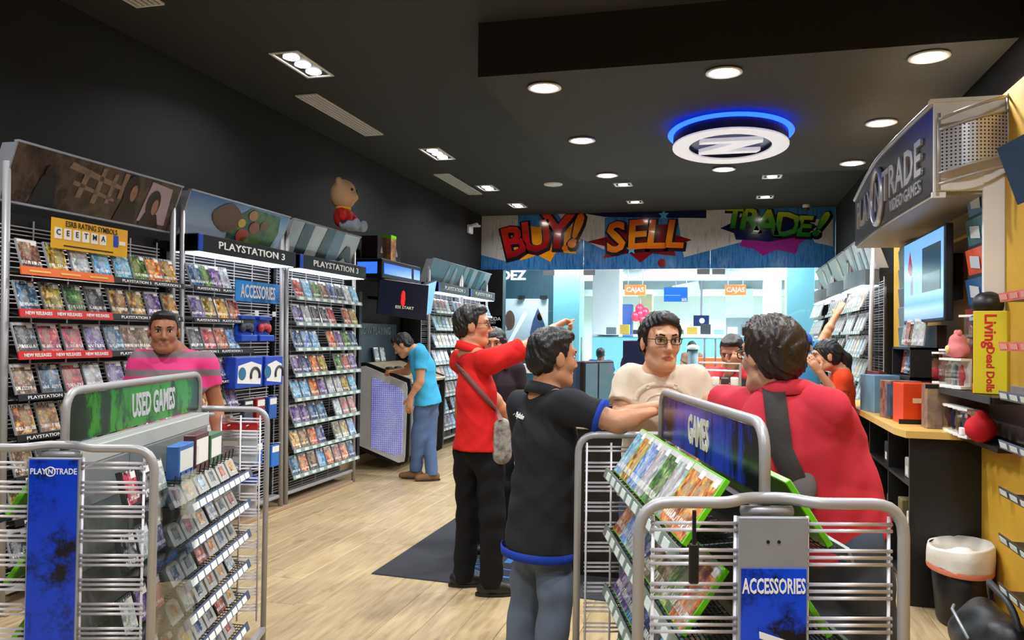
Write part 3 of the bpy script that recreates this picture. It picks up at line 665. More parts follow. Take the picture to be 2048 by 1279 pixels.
# rack 1, under the couple poster
r1 = rack_frame(3.38, 4.76, 'long wire game rack under the dark couple poster, leftmost in view', tags=False)
M_p1 = art_mat('dusk_poster_print', [(30, 26, 26), (60, 50, 46), (96, 80, 72), (44, 44, 40), (128, 110, 106)], 3.5, .25, (1, 1.2, 1), 3)
po = poster(r1, .66, 2.2, 2.5, M_p1)
M_pa, M_pb, M_pc, M_pd = mat('poster_ruin_beige', (140, 118, 104), .3, var=.6, vscale=22), mat('poster_haze', (186, 166, 182), .3, var=.25, vscale=5), mat('poster_hair', (34, 18, 18), .3), mat('poster_skin', (158, 116, 102), .3, var=.35, vscale=25)
for pts in ([(-.30, .80), (.14, .62), (.14, .70), (-.28, .92)], [(-.24, .52), (.10, .36), (.10, .42), (-.24, .60)], [(-.20, .3), (-.16, .3), (-.13, .85), (-.17, .86)], [(-.08, .25), (-.04, .25), (-.02, .95), (-.05, .95)], [(.03, .3), (.06, .3), (.08, .9), (.05, .9)], [(.12, .45), (.15, .45), (.17, .97), (.13, .97)]): onposter(po, pts, M_pa, 'printed_beam')
onposter(po, [(.34, .1), (.6, .1), (.58, .9), (.38, .95)], M_pb, 'printed_shape')
for (cy, w, hh, q0) in ((.22, .052, .0, .68), (.44, .05, 0, .50)):
    onposter(po, [(cy+w*1.25*math.cos(a), q0+.30*math.sin(a)) for a in [2*math.pi*i/16 for i in range(16)]], M_pc, 'printed_shape', up=.006)
    onposter(po, [(cy+.020+w*.55*math.cos(a), q0-.06+.17*math.sin(a)) for a in [2*math.pi*i/16 for i in range(16)]], M_pd, 'printed_shape', up=.008)
    onposter(po, [(cy-w*1.7, .02), (cy+w*2.2, .02), (cy+w*1.2, q0-.2), (cy-w, q0-.2)], M_pc, 'printed_shape', up=.0055)
onposter(po, [(-.5, .02), (-.32, .02), (-.36, .55), (-.46, .55)], mat('poster_dusk_blue', (26, 34, 46), .3), 'printed_shape', up=.006)
onposter(po, [(-.42+.03*math.cos(a), .62+.13*math.sin(a)) for a in [2*math.pi*i/12 for i in range(12)]], M_pc, 'printed_shape', up=.008)
n1 = 'rack under couple poster'
for i, z in enumerate(ROWZ):
    if i == 0:
        fill_row(PS, 3.42, 4.10, 4, z, n1, i); fill_row(PS, 4.12, 4.70, 4, z, n1, i, start=4)
    else:
        fill_row(PS, 3.41, 4.06, 4, z, n1, i); fill_row(PS, 4.08, 4.72, 4 if i % 2 else 5, z, n1, i, start=4)
    sb = MB().obox((-3.575, 3.72 if i < 3 else 3.75, z-.012), (.004, 0, .001), (0, .33, 0), (-.004, 0, .022))
    if i < 3:
        o = sb.build('shelf_banner', M_orange if i == 0 else M_red)
        tag(o, ['orange promotional strip on the top shelf under the couple poster', 'red NEW RELEASES strip on the second shelf under the couple poster', 'red NEW RELEASES strip on the third shelf under the couple poster'][i], 'shelf strip')
        if i:
            for q in (-.21, 0, .21): text('NEW RELEASES', .026, (-3.569, 3.72+q, z-.012), LEFTX, (-.15, 0, 1), M_wtext, o, bold=.02, ext=.0008)
        else:
            for q in (-.21, 0, .21): MB().obox((-3.569, 3.72+q, z-.012), (.001, 0, 0), (0, .07, 0), (-.001, 0, .005)).build('printed_line', mat('pale_yellow_print', (250, 190, 90), .5), o)
    for q in ((4.27, 4.56) if i < 3 else (3.6, 3.95, 4.27, 4.56)):
        text('PLAYSTATION 3', .024, Vector((-3.588, q, z-.014))-r1.location, LEFTX, (-.15, 0, 1), M_wtext, r1, 'strip_lettering', sx=1.5, ext=.0008, bold=.015)
es = MB().box(-.004, .004, 3.637, 4.22, 1.965, 2.135).build('rating_board', mat('yellow_board', (236, 178, 30), .5), None, loc=(-3.63, 0, 0))
tag(es, 'yellow board reading ESRB RATING SYMBOLS hung on the wire rack', 'sign')
text('ESRB RATING SYMBOLS', .045, (.005, 3.93, 2.108), LEFTX, UPZ, M_dtext, es, sx=.85, ext=.001, bold=.01)
for j, ch in enumerate('CEETMA'):
    MB().box(.004, .006, 3.655+.067*j, 3.655+.067*j+.05, 2.02, 2.082).build('rating_symbol', M_paper, es)
    text(ch, .045, (.0065, 3.68+.067*j, 2.055), LEFTX, UPZ, M_dtext, es, ext=.001, bold=.02)
MB().box(.004, .006, 4.1, 4.14, 2.02, 2.09).build('printed_block', M_blueb, es); MB().box(.004, .006, 4.15, 4.2, 2.035, 2.06).build('printed_block', M_paper, es)
MB().box(.004, .0055, 3.72, 4.1, 1.98, 1.988).build('printed_line', M_dtext, es)

# rack 2, under the sky-blue poster
r2 = rack_frame(4.81, 6.17, 'wire game rack with sky-blue poster and hanging accessories, second from left', tags=False, shelf_span=(-.645, .10))
M_p2 = gradient_mat('sky_poster_print', [(0, (196, 214, 236)), (.5, (150, 184, 226)), (1, (70, 120, 200))], 2, .25, .05)
po = poster(r2, .655, 2.2, 2.5, M_p2)
onposter(po, [(.5, .02), (.56, .5), (.52, .95), (.1, .97), (-.12, .6), (-.12, .08), (.1, .02)], art_mat('meadow_print', [(26, 50, 90), (40, 90, 60), (96, 130, 50), (50, 110, 130)], 6, .3), 'printed_shape')
onposter(po, [(-.17+.17*math.cos(a)+.02*math.cos(3*a), .6+.36*math.sin(a)) for a in [2*math.pi*i/20 for i in range(20)]], mat('brown_knit_print', (112, 86, 70), .5, var=.35, vscale=60), 'printed_shape', up=.007)
for (y, q, r_, c) in ((.02, .55, .05, (214, 190, 60)), (.14, .8, .06, (180, 140, 90)), (.2, .5, .07, (150, 90, 70)), (.07, .25, .08, (190, 60, 50)), (.33, .6, .06, (120, 100, 70)), (.12, .12, .06, (120, 150, 60))):
    onposter(po, [(y+r_*math.cos(a), q+r_*2.2*math.sin(a)) for a in [2*math.pi*i/14 for i in range(14)]], mat('print_dot_%d' % (c[0]*7+c[1]), c, .4, var=.3, vscale=25), 'printed_shape', up=.009)
band(r2, .66)
n2 = 'rack under sky-blue poster'
for i, z in enumerate(ROWZ):
    fill_row(PS, 4.85, 5.44 if i else 5.30, 4, z, n2, i)
    for q in (5.0, 5.3): text('PLAYSTATION 3', .024, Vector((-3.588, q, z-.014))-r2.location, LEFTX, (-.15, 0, 1), M_wtext, r2, 'strip_lettering', sx=1.5, ext=.0008, bold=.015)
ac = MB().box(-.004, .004, 5.27, 5.87, 1.745, 1.905).build('accessories_board', grunge_mat('blue_board_print', (40, 130, 205), (16, 60, 130), scale=3), None, loc=(-3.555, 0, 0))
tag(ac, 'sky-blue board reading ACCESSORIES on the second wall rack', 'sign')
text('ACCESSORIES', .14, (.006, 5.57, 1.82), LEFTX, UPZ, M_greyt, ac, sx=.56, bold=.02, ext=.001)
def peg(t, y, z, x0=.3, ln=.2): MB().cyl((x0, y, z), (x0+ln, y, z+.02), .004, 6).build('peg_hook', M_wire, t)
for j, (y, c) in enumerate(((5.49, (60, 64, 70)), (5.74, (190, 60, 70)))):
    t = thing('controller_pack', 'blue blister pack with %s game controller hung below the accessories board' % ['dark grey', 'red'][j], 'blister pack', (-3.60, y, 1.44), group='hanging controller packs')
    MB().box(-.035, .035, -.105, .105, 0, .05, 0, .006).build('tray', M_blueb, t); MB().box(-.035, -.02, -.105, .105, .05, .19).build('backing_card', M_blueb, t)
    MB().box(-.03, .02, -.09, .09, .17, .2, 0, .006).build('top_flap', M_blueb, t)
    c_ = MB(); c_.ball((.005, 0, .12), .028, .05, .03); c_.ball((.005, -.055, .105), .026, .028, .04); c_.ball((.005, .055, .105), .026, .028, .04)
    c_.build('controller', mat('pad_%d' % j, c, .4), t, True); MB().cyl((-.03, 0, .205), (.08, 0, .215), .004, 6).build('peg_hook', M_wire, t)
    MB().box(.07, .075, .0, .05, .2, .24).build('price_tag', M_tag, t)
for j, y in enumerate((5.44, 5.79)):
    t = thing('headset_box', 'blue and white boxed headset on the second wall rack, %s one' % ['nearer', 'farther'][j], 'box', (-3.58, y, 1.085), group='boxed headsets')
    hw = .18 if j == 0 else .13
    MB().box(-.05, .05, -hw, hw, 0, .235, 0, .005).build('carton', M_blueb, t); MB().prism([(-hw+.02, .04), (hw-.03, .02), (hw-.02, .17), (.02, .2), (-hw+.03, .17)], (.0505, 0, 0), (0, 1, 0), (0, 0, 1), .001).build('printed_panel', M_paper, t)
    h = MB(); h.tube(arc((.054, .07, .09), .06, R(-20), R(200), 14, (0, 1, 0), (0, 0, 1)), .011, 8); h.build('printed_headset', M_dgrey, t, True)
    g_ = MB(); g_.prism([(-.1+.05*math.cos(a), .11+.05*math.sin(a)) for a in [2*math.pi*i/14 for i in range(14)]], (.052, 0, 0), (0, 1, 0), (0, 0, 1), .001); g_.build('printed_badge', mat('badge_teal', (50, 110, 150), .4), t)
for j, (y, z, c) in enumerate(((5.55, .8, (60, 70, 90)), (5.72, .8, (150, 40, 44)), (5.9, .8, (40, 90, 180)), (5.5, .45, (220, 220, 220)), (5.7, .45, (40, 100, 190)), (5.95, .40, (30, 110, 200)))):
    t = thing('cable_pack', '%s hanging cable pack low on the second wall rack, %s from left' % (['slate', 'dark red', 'blue', 'white', 'mid blue', 'bright blue'][j], ORD[j % 3]), 'blister pack', (-3.62, y, z), group='hanging cable packs')
    MB().box(-.02, .02, -.06, .06, 0, .18, 0, .006).build('blister', mat('pack_%d' % j, c, .35), t); MB().box(-.021, .0215, -.05, .05, .12, .17).build('header_card', M_paper, t); MB().cyl((-.03, 0, .19), (.06, 0, .2), .004, 6).build('peg_hook', M_wire, t)

# rack 3, under the console poster
r3 = rack_frame(6.20, 7.56, 'wire game rack with grey console poster and eight price-tagged shelves')
M_p3 = gradient_mat('console_poster_print', [(0, (150, 156, 160)), (.45, (206, 210, 212)), (1, (190, 196, 200))], 1, .25, .04)
def console_poster(r, hw=.65):
    po = poster(r, hw, 2.2, 2.5, M_p3); k_ = hw/.65
    for pts, c in (([(-.5, .0), (-.32, .0), (-.28, .98), (-.46, .98)], 'poster_black'), ([(-.12, 0), (.08, 0), (.12, 1), (-.04, 1)], 'poster_black'), ([(.08, 0), (.3, 0), (.32, 1), (.12, 1)], 'poster_steel')):
        onposter(po, [(p[0]*k_, p[1]) for p in pts], mat(c, (30, 34, 38) if c == 'poster_black' else (104, 130, 156), .25, var=.3), 'printed_console')
    pts = [(.28, .05), (.36, .35), (.42, .62), (.5, .62), (.56, .35), (.6, .05), (.52, .12), (.45, .25), (.38, .12)]
    onposter(po, [(p[0]*k_, p[1]) for p in pts], mat('poster_black', (30, 34, 38)), 'printed_controller', up=.008)
console_poster(r3); band(r3, .66)
n3 = 'rack under console poster'
for i, z in enumerate(ROWZ): fill_row(PS, 6.24, 7.5, 8, z, n3, i, skip=((3,) if i == 2 else (4,) if i == 3 else (5,) if i == 1 else (4,) if i in (5, 6) else ()))
cp = thing('red_end_display', 'red promotional display panel at the right end of the third wall rack', 'display', (-3.80, 7.62, 0))
for z0, z1 in ((1.52, 1.86), (1.02, 1.2)): MB().box(-.01, .14, -.02, .03, z0, z1, 0, .004).build('panel', M_red, cp)
MB().box(-.012, .145, -.025, .035, .2, 1.95).build('carrier', M_black, cp); 
for z in (1.28, 1.40): MB().box(.02, .12, -.026, -.024, z, z+.06).build('printed_block', M_greyt, cp)
# teddy on top of rack 3
tb = thing('plush_toy', 'plush toy with big tan head and red top sitting on the third rack', 'plush toy', (-3.62, 7.12, 2.512))
M_tan = mat('tan_plush', (204, 168, 128), .9, bumpy=.3, bscale=120)
s_ = Sdf(); s_.ell((0, 0, .36), (.125, .135, .15), k=.02)
for a in (-1, 1): s_.ell((0, a*.10, .475), (.03, .042, .042), k=.02)
s_.ell((.11, 0, .33), (.045, .05, .04), k=.03)
link('head', s_.mesh('head', M_tan, .012), tb)
s_ = Sdf(); s_.ell((0, 0, .14), (.09, .10, .11), k=.02); s_.cone((.02, -.08, .19), .035, (.07, -.14, .12), .035, .02); s_.cone((.02, .08, .19), .035, (.07, .14, .12), .035, .02)
link('body', s_.mesh('body', mat('red_plush', (196, 30, 34), .9, bumpy=.3, bscale=120), .012), tb)
s_ = Sdf(); s_.ell((0, 0, .225), (.075, .085, .03), k=.02); link('collar', s_.mesh('collar', mat('yellow_plush', (226, 190, 40), .9), .01), tb)
for a in (-1, 1):
    s_ = Sdf(); s_.cone((.04, a*.06, .06), .045, (.17, a*.08, .045), .042, .02); s_.ell((.185, a*.08, .06), (.035, .045, .055), k=.02)
    link('leg', s_.mesh('leg', mat('grey_blue_plush', (150, 165, 185), .9), .012), tb)
for a in (-1, 1): MB().ball((.115, a*.05, .40), .014).build('eye', M_black, tb, True)

# racks 4 and 5 beyond the kiosk
for q, (y0, y1) in enumerate(((9.68, 10.98), (11.02, 12.32))):
    rk = rack_frame(y0, y1, ['farther wire game rack just past the kiosk, under a grey poster', 'farthest wire game rack on the left wall, beside the glass front'][q])
    if q: console_poster(rk, .63)
    else:
        po = poster(rk, .63, 2.2, 2.5, mat('slate_poster_print', (104, 118, 130), .25, var=.25, vscale=3))
        for pts in ([(-.1, 0), (.02, 0), (.1, .6), (.04, .95), (-.02, .5)], [(.2, 0), (.4, .1), (.36, .8), (.28, .9)]): onposter(po, pts, mat('poster_pale', (190, 186, 180), .25, var=.3), 'printed_shape')
    band(rk, .64, size=.07)
    for i, z in enumerate(ROWZ): fill_row(PS, y0+.05, y1-.05, 8, z, ['rack past the kiosk', 'rack beside glass front'][q], i, skip=(4,) if (i+q) % 3 == 0 else ())

# ------------------------------------------------------------------ game kiosk
ki = thing('game_kiosk', 'wall-mounted gaming kiosk with perforated white side lit blue and monitor above', 'game kiosk', (XL, 8.85, 0))
def kiosk_side(y, t, m, grow=0.):
    b = MB(); g = grow; prof = [(.10-g, .27-g), (.62, .09-g), (.69+g, .11), (.70+g, .17), (.715+g, .92), (.70+g, .985+g), (.2, 1.16+g), (.12-g, 1.15+g), (.10-g, 1.1)]
    b.prism(prof, (0, y, 0), (1, 0, 0), (0, 0, 1), t); return b
kiosk_side(-.52, .04, None, .035).build('side_frame', M_black, ki); kiosk_side(.58, .04, None, .035).build('side_frame', M_black, ki)
M_perf, nt_, b_ = _nodes('perforated_backlit_panel')
g_ = tex(nt_); sc_ = nt_.nodes.new('ShaderNodeVectorMath'); sc_.operation = 'SCALE'; L(nt_, g_, sc_.inputs[0]); sc_.inputs['Scale'].default_value = 42
fr_ = nt_.nodes.new('ShaderNodeVectorMath'); fr_.operation = 'FRACTION'; L(nt_, sc_.outputs[0], fr_.inputs[0]); sp_ = nt_.nodes.new('ShaderNodeSeparateXYZ'); L(nt_, fr_.outputs[0], sp_.inputs[0])
dx = math_n(nt_, 'SUBTRACT', sp_.outputs[0], .5); dz = math_n(nt_, 'SUBTRACT', sp_.outputs[2], .5)
hole = math_n(nt_, 'LESS_THAN', math_n(nt_, 'ADD', math_n(nt_, 'MULTIPLY', dx, dx), math_n(nt_, 'MULTIPLY', dz, dz)), .07)
b_.inputs['Base Color'].default_value = s2l((214, 216, 224))+(1,); b_.inputs['Emission Color'].default_value = s2l((60, 90, 255))+(1,)
L(nt_, math_n(nt_, 'MULTIPLY', hole, 1.3), b_.inputs['Emission Strength']); b_.inputs['Roughness'].default_value = .4
kiosk_side(-.561, .010, None, -.004).build('side_panel', M_white, ki)
MB().prism([(.28, .25), (.60, .17), (.66, .2), (.66, .88), (.6, .93), (.28, 1.03)], (0, -.572, 0), (1, 0, 0), (0, 0, 1), .004).build('perforated_panel', M_perf, ki)
MB().prism([(.14, .3), (.66, .14), (.68, .9), (.14, 1.1)], (0, .56, 0), (1, 0, 0), (0, 0, 1), 1.09).build('cabinet', mat('kiosk_grey', (120, 124, 130), .4), ki)
dk = MB(); dk.obox((.44, .03, 1.075), (.30, 0, -.095), (0, .56, 0), (.008, 0, .022), 0, .01); deck = dk.build('control_deck', mat('brushed_champagne', (196, 180, 150), .35, .4), ki)
for y in (-.35, -.1, .2, .42):
    c_ = MB(); c_.ball((.40, y, 1.125), .05, .075, .02); c_.ball((.45, y-.06, 1.105), .06, .03, .022); c_.ball((.45, y+.06, 1.105), .06, .03, .022); c_.build('game_pad', M_black, ki, True)
MB().box(.0, .06, -.85, .62, 1.16, 1.64).build('back_board', mat('slate_print', (58, 74, 88), .4), ki)
text('NOW PLAYING', .13, (.064, -.02, 1.55), LEFTX, UPZ, mat('grey_lettering', (140, 154, 164), .5), ki, ext=.001)
for j in range(2):
    place_case(PS, 3+j, 'game_case', (XL+.12, 8.78+.17*j, 1.19), R(90), R(12), '{c} game case standing on the kiosk board, %s from left' % ORD[j], 'game cases on the kiosk')
mn = thing('kiosk_monitor', 'flat black monitor on a wall arm above the kiosk showing a red emblem', 'monitor', (-3.5, 8.30, 1.9))
a0, a1 = at(758, 556, 8.25), at(858, 570, 8.5); b0, b1 = at(753, 628, 8.25), at(852, 640, 8.5)
o_ = mn.location; X_ = (a1-a0)*.5; Z_ = (a0-b0)*.5; c_ = (a0+a1+b0+b1)/4-o_; nrm = X_.cross(Z_).normalized()
MB().obox(c_-nrm*.02, X_, nrm*.02, Z_, 0, .006).build('housing', M_black, mn)
sc = MB().obox(c_+nrm*.002, X_*.95, nrm*.002, Z_*.93).build('screen', screen_mat('dark_screen', (16, 22, 40), .8), mn)
em = MB(); 
for i in range(5): em.ball(c_+nrm*.006+X_*(.02*math.cos(i*1.3)-.0)+Z_*(.22*math.sin(i*1.3)+.05), .025, .008, .05)
em.build('screen_emblem', screen_mat('red_glow', (220, 40, 40), 1.2), mn, True)
text('PRESS START', .045, c_+nrm*.006-Z_*.45, X_, Z_, screen_mat('white_glow', (230, 230, 200), 1.0), mn, ext=.0005)
MB().tube([c_-nrm*.03, c_-nrm*.2+Vector((-.05, .1, 0)), Vector((XL, 8.75, 1.95))-o_], .02, 8).build('arm', M_black, mn)
m2 = thing('portrait_screen', 'narrow bright blue side screen beside the kiosk monitor', 'monitor', tuple(at(856, 605, 8.6)))
a0, a1, b0 = at(852, 568, 8.55), at(874, 560, 8.95), at(840, 637, 8.55); o_ = m2.location; X_ = (a1-a0)*.5; Z_ = (a0-b0)*.5; c_ = a0+X_-Z_-o_; nrm = X_.cross(Z_).normalized()
MB().obox(c_-nrm*.02, X_, nrm*.018, Z_).build('housing', M_dgrey, m2); MB().obox(c_, X_*.9, nrm*.003, Z_*.96).build('screen', screen_mat('pale_blue_screen', (120, 180, 240), 1.1), m2)
hd = thing('kiosk_header', 'black kiosk header box with two lit blue windows', 'header box', (XL, 8.75, 2.14))
MB().box(0, .42, -.55, .62, 0, .22, 0, .01).build('box', M_black, hd)
MB().box(.12, .36, -.556, -.55, .05, .18).build('lit_window', screen_mat('blue_window', (50, 110, 240), 1.3), hd)
MB().box(.42, .424, -.5, .3, .05, .17).build('lit_window', MATS['blue_window'], hd); MB().box(.42, .424, .38, .58, .05, .17).build('lit_window', MATS['blue_window'], hd)
for j, (y, w, h_, c, lb) in enumerate(((8.42, .22, .27, (36, 26, 28), 'dark red collector box on top of the kiosk header, behind the others'), (8.62, .15, .30, (150, 110, 70), 'tall game box with green top edge standing on the kiosk header'), (8.85, .26, .30, (24, 24, 28), 'large black collector box with grey emblem on the kiosk header'))):
    t = thing('collector_box', lb, 'box', (XL+.27-.06*(j != 1), y, 2.36), group='boxes on the kiosk header')
    MB().box(-.10, .10, -w/2, w/2, 0, h_, 0, .003).build('carton', art_mat('collector_%d' % j, [tuple(int(v*.5) for v in c), c, tuple(min(255, int(v*1.5)+10) for v in c)], 9, .3), t)
    if j == 1: MB().box(-.101, .101, -w/2-.001, w/2+.001, h_-.035, h_+.001).build('top_band', M_green, t)
    else: MB().prism([(-.03, .08), (.03, .08), (0, .16)], (.101, 0, 0), (0, 1, 0), (0, 0, 1), .001).build('emblem', M_lgrey, t)

# ------------------------------------------------------------------ right side: far racks
RIGHTX = (0, -1, 0)
rr = []
for q, (y0, y1) in enumerate(((11.0, 12.3), (9.55, 10.9), (8.1, 9.45))):
    rk = rack_frame(y0, y1, ['farthest white-shelved game rack on the right wall, beside the glass front', 'middle game rack on the right wall, with grey header box', 'nearest game rack on the right wall, with white angular poster'][q], xw=XR+.08, s=-1)
    po = poster(rk, .64, 2.2, 2.5, [mat('grey_figure_print', (110, 108, 112), .25, var=.5, vscale=6), mat('pale_grey_print', (128, 134, 140), .25, var=.3, vscale=4), mat('white_console_print', (196, 200, 210), .25, var=.1)][q])
    if q == 2:
        for pts in ([(-.5, 0), (-.34, 0), (-.2, 1), (-.36, 1)], [(-.1, .1), (.08, .1), (.12, .7), (-.02, .7)], [(.2, 0), (.3, 0), (.42, 1), (.34, 1)]): onposter(po, pts, mat('poster_slate', (70, 84, 110), .25), 'printed_shape')
    else:
        for pts in ([(-.05, 0), (.1, 0), (.14, .7), (.04, .98), (-.08, .6)],): onposter(po, pts, mat('poster_cream', (206, 190, 170), .25, var=.4, vscale=20), 'printed_shape')
    cu = MB(); n = 10
    cu.prism([(.34, -.64)]+[(.46+.09*math.sin(math.pi*i/n), -.64+1.28*i/n) for i in range(n+1)]+[(.34, .64)], (0, 0, 2.04), (1, 0, 0), (0, 1, 0), .15)
    hb = cu.build('header_band', mat('grey_header', (96, 104, 108), .35), rk)
    MB().box(.34, .5, -.62, .62, 2.03, 2.038).build('light_strip', MATS['rack_strip_light'], hb)
    rr.append(rk)
    nm = ['rack by the glass front', 'middle right-wall rack', 'nearest right-wall rack'][q]
    if q:
        for i, z in enumerate(ROWZ[:7]): fill_row(WI if q == 2 or i % 2 else PS, y1-.05, y0+.05, 7, z, nm, i, 'white_game_case', 'white game cases on the right wall', XR+.08-.485, rz=R(-90), skip=(3,) if (i+q) % 3 == 0 else ())
    else:
        b = MB()
        for i, z in enumerate(ROWZ[:7]):
            for j in range(7):
                y = y1-.09-.178*j; b.obox((XR+.08-.52, y, z+.09), (.008, 0, .002), (0, .066, 0), (.03, 0, .088))
        o = stuff(b.build('game_cases', WI[2][1].materials[1])); tag(o, 'rows of small pale game cases filling the farthest right rack', 'game cases', kind='stuff')

# ------------------------------------------------------------------ canopy sign
cn = thing('canopy_sign', 'black and silver curved canopy sign reading PLAY N TRADE over the right counter', 'sign', (1.5, 5.0, 2.36))
n = 16; Lc = 2.7
def cprof(t): return -(.34+.10*math.sin(math.pi*min(1, t)*.55+.55) - .10*math.sin(.55))
top = [(cprof(i/n), Lc*i/n) for i in range(n+1)]
def ctop(t): return .50-.10*max(0, t-.55)/.45*1.0
f = MB()
for i in range(n):
    (x0, y0), (x1, y1) = top[i], top[i+1]
    f.obox(((x0+x1)/2, (y0+y1)/2, ctop(i/n)/2), (.012, 0, 0), ((x1-x0)/2, (y1-y0)/2+.001, 0), (0, 0, ctop(i/n)/2))
f.build('fascia', mat('black_fascia', (40, 42, 46), .35, var=.3), cn)
MB().prism([(0, 0)]+[(x, y) for x, y in top]+[(0, Lc)], (0, 0, -.02), (1, 0, 0), (0, 1, 0), .02).build('soffit', mat('grey_soffit', (150, 146, 138), .5), cn)
e = MB(); e.tube([(x-.015, y, ctop(i/n)+.012) for i, (x, y) in enumerate(top)], .016, 8); e.build('top_rail', M_silver, cn, True)
MB().box(-.36, 0, -.02, .0, 0, .52).build('end_plate', M_white, cn); MB().box(-.37, -.30, -.03, .0, -.035, -.005).build('end_foot', M_white, cn); MB().box(-.38, .0, -.03, .03, .505, .525).build('top_plate', M_white, cn)
def cy(yy): 
    t = yy/Lc; return cprof(t)-.014
def ctext(s_, size, yc, z, m, **kw):
    t = yc/Lc; d = (cprof(t+.02)-cprof(t-.02))/(.04*Lc); X = Vector((-d, -1, 0)).normalized()
    text(s_, size, (cy(yc)-.004, yc, z), X, UPZ, m, cn, **kw)
M_met = mat('brushed_letter', (190, 192, 198), .3, .6)
ctext('PLAY', .30, 2.05, .21, M_met, sx=1.15, bold=.02, ext=.008); ctext('TRADE', .30, .72, .24, M_met, sx=1.1, bold=.02, ext=.008)
ctext('VIDEO GAMES', .11, .62, .075, M_met, sx=1.1, bold=.01, ext=.006)
t_ = 1.42; rg = MB(); rg.tube([(cy(t_)-.012, t_+.2*math.cos(a), .22+.2*math.sin(a)) for a in [2*math.pi*i/28 for i in range(29)]], .022, 8, cap=False); rg.build('letter_ring', M_met, cn, True)
ctext('N', .3, t_, .22, M_met, bold=.03, ext=.008)
pf = thing('perforated_screen', 'curved perforated steel screen with bent rails on the canopy end', 'screen panel', (1.5, 4.93, 2.36))
M_pf, nt_, b_ = _nodes('perforated_steel'); g_ = tex(nt_); sc_ = nt_.nodes.new('ShaderNodeVectorMath'); sc_.operation = 'SCALE'; L(nt_, g_, sc_.inputs[0]); sc_.inputs['Scale'].default_value = 50
fr_ = nt_.nodes.new('ShaderNodeVectorMath'); fr_.operation = 'FRACTION'; L(nt_, sc_.outputs[0], fr_.inputs[0]); sp_ = nt_.nodes.new('ShaderNodeSeparateXYZ'); L(nt_, fr_.outputs[0], sp_.inputs[0])
dx = math_n(nt_, 'SUBTRACT', sp_.outputs[0], .5); dz = math_n(nt_, 'SUBTRACT', sp_.outputs[2], .5)
hole = math_n(nt_, 'LESS_THAN', math_n(nt_, 'ADD', math_n(nt_, 'MULTIPLY', dx, dx), math_n(nt_, 'MULTIPLY', dz, dz)), .06)
L(nt_, mixc(nt_, hole, s2l((200, 200, 206)), s2l((40, 40, 44))), b_.inputs['Base Color']); b_.inputs['Metallic'].default_value = .5; b_.inputs['Roughness'].default_value = .35
def bow(t): return (-.345+.345*t, -.06*math.sin(math.pi*t), .09*t)   # along the screen
b = MB(); n = 10
for i in range(n):
    p, q = bow(i/n), bow((i+1)/n)
    b.add([(p[0], p[1], p[2]+.10), (q[0], q[1], q[2]+.10), (q[0], q[1], q[2]+.33), (p[0], p[1], p[2]+.33), (p[0], p[1]+.006, p[2]+.10), (q[0], q[1]+.006, q[2]+.10), (q[0], q[1]+.006, q[2]+.33), (p[0], p[1]+.006, p[2]+.33)], [(0, 1, 2, 3), (7, 6, 5, 4)])
b.build('perforated_sheet', M_pf, pf)
for z in (.03, .09, .335, .395):
    b = MB(); b.tube([(x, y-.004, zz+z+(.0 if z != .395 else .02*i/n)) for i, (x, y, zz) in enumerate([bow(i/n) for i in range(n+1)])], .009, 8); b.build('rail', M_silver, pf, True)
for t in (0, 1):
    x, y, zz = bow(t); MB().cyl((x, y, zz+.0), (x, y, zz+.43), .009, 8).build('upright', M_silver, pf, True)

# ------------------------------------------------------------------ screens and posters on the yellow wall
tv = thing('wall_television', 'large wall television showing a pale blue menu over the right counter', 'television', (1.3, 5.98, 1.64))
MB().box(-.0, .05, -.57, .57, 0, .6, 0, .008).build('housing', M_black, tv); MB().box(.05, .2, -.2, .2, .15, .45).build('wall_mount', M_black, tv)
M_tvs, nt_, b_ = _nodes('menu_screen'); sp_ = nt_.nodes.new('ShaderNodeSeparateXYZ'); L(nt_, tex(nt_, 'Generated'), sp_.inputs[0])
cc_ = ramp(nt_, sp_.outputs[2], [(0, s2l((60, 150, 214))), (.12, s2l((150, 206, 244))), (.2, s2l((90, 170, 232))), (.3, s2l((150, 200, 250))), (1, s2l((110, 170, 250)))])
L(nt_, cc_, b_.inputs['Emission Color']); b_.inputs['Emission Strength'].default_value = 1.05; b_.inputs['Base Color'].default_value = (.01, .01, .02, 1); b_.inputs['Roughness'].default_value = .15
sn = MB().box(-.004, 0, -.55, .55, .02, .58).build('screen', M_tvs, tv)
MB().box(-.006, -.004, -.50, -.02, .2, .50).build('video_window', screen_mat('teal_video', (36, 66, 82), .9), sn)
MB().box(-.0065, -.006, -.48, -.04, .2, .32).build('video_shore', screen_mat('grey_green_video', (90, 120, 124), .9), sn)
b = MB(); b.prism([(-.34+0, .52), (-.27, .40), (-.31, .34), (-.37, .34), (-.41, .40)][::-1], (-.0065, 0, 0), (0, -1, 0), (0, 0, 1), .001); b.build('menu_emblem', screen_mat('red_emblem', (170, 40, 60), .8), sn)
MB().box(-.006, -.004, .27, .33, .2, .33).build('menu_block', screen_mat('dusty_pink_block', (170, 150, 190), .9), sn)
def wall_poster(name, lb, y0, y1, z0, z1, m, x=1.497, t=.012):
    o = MB().box(x-t, x, y0, y1, z0, z1, 0, .002).build(name, m); return tag(o, lb, 'poster')
st = thing('poster_column', 'tall display column of tilted colourful posters beside the television', 'poster display', (1.42, 5.02, 1.35))
MB().box(-.03, .08, -.045, -.02, 0, 1.1, 0, .004).build('side_rail', M_white, st); MB().box(.0, .08, -.02, .36, 0, 1.1).build('backing', M_dgrey, st)
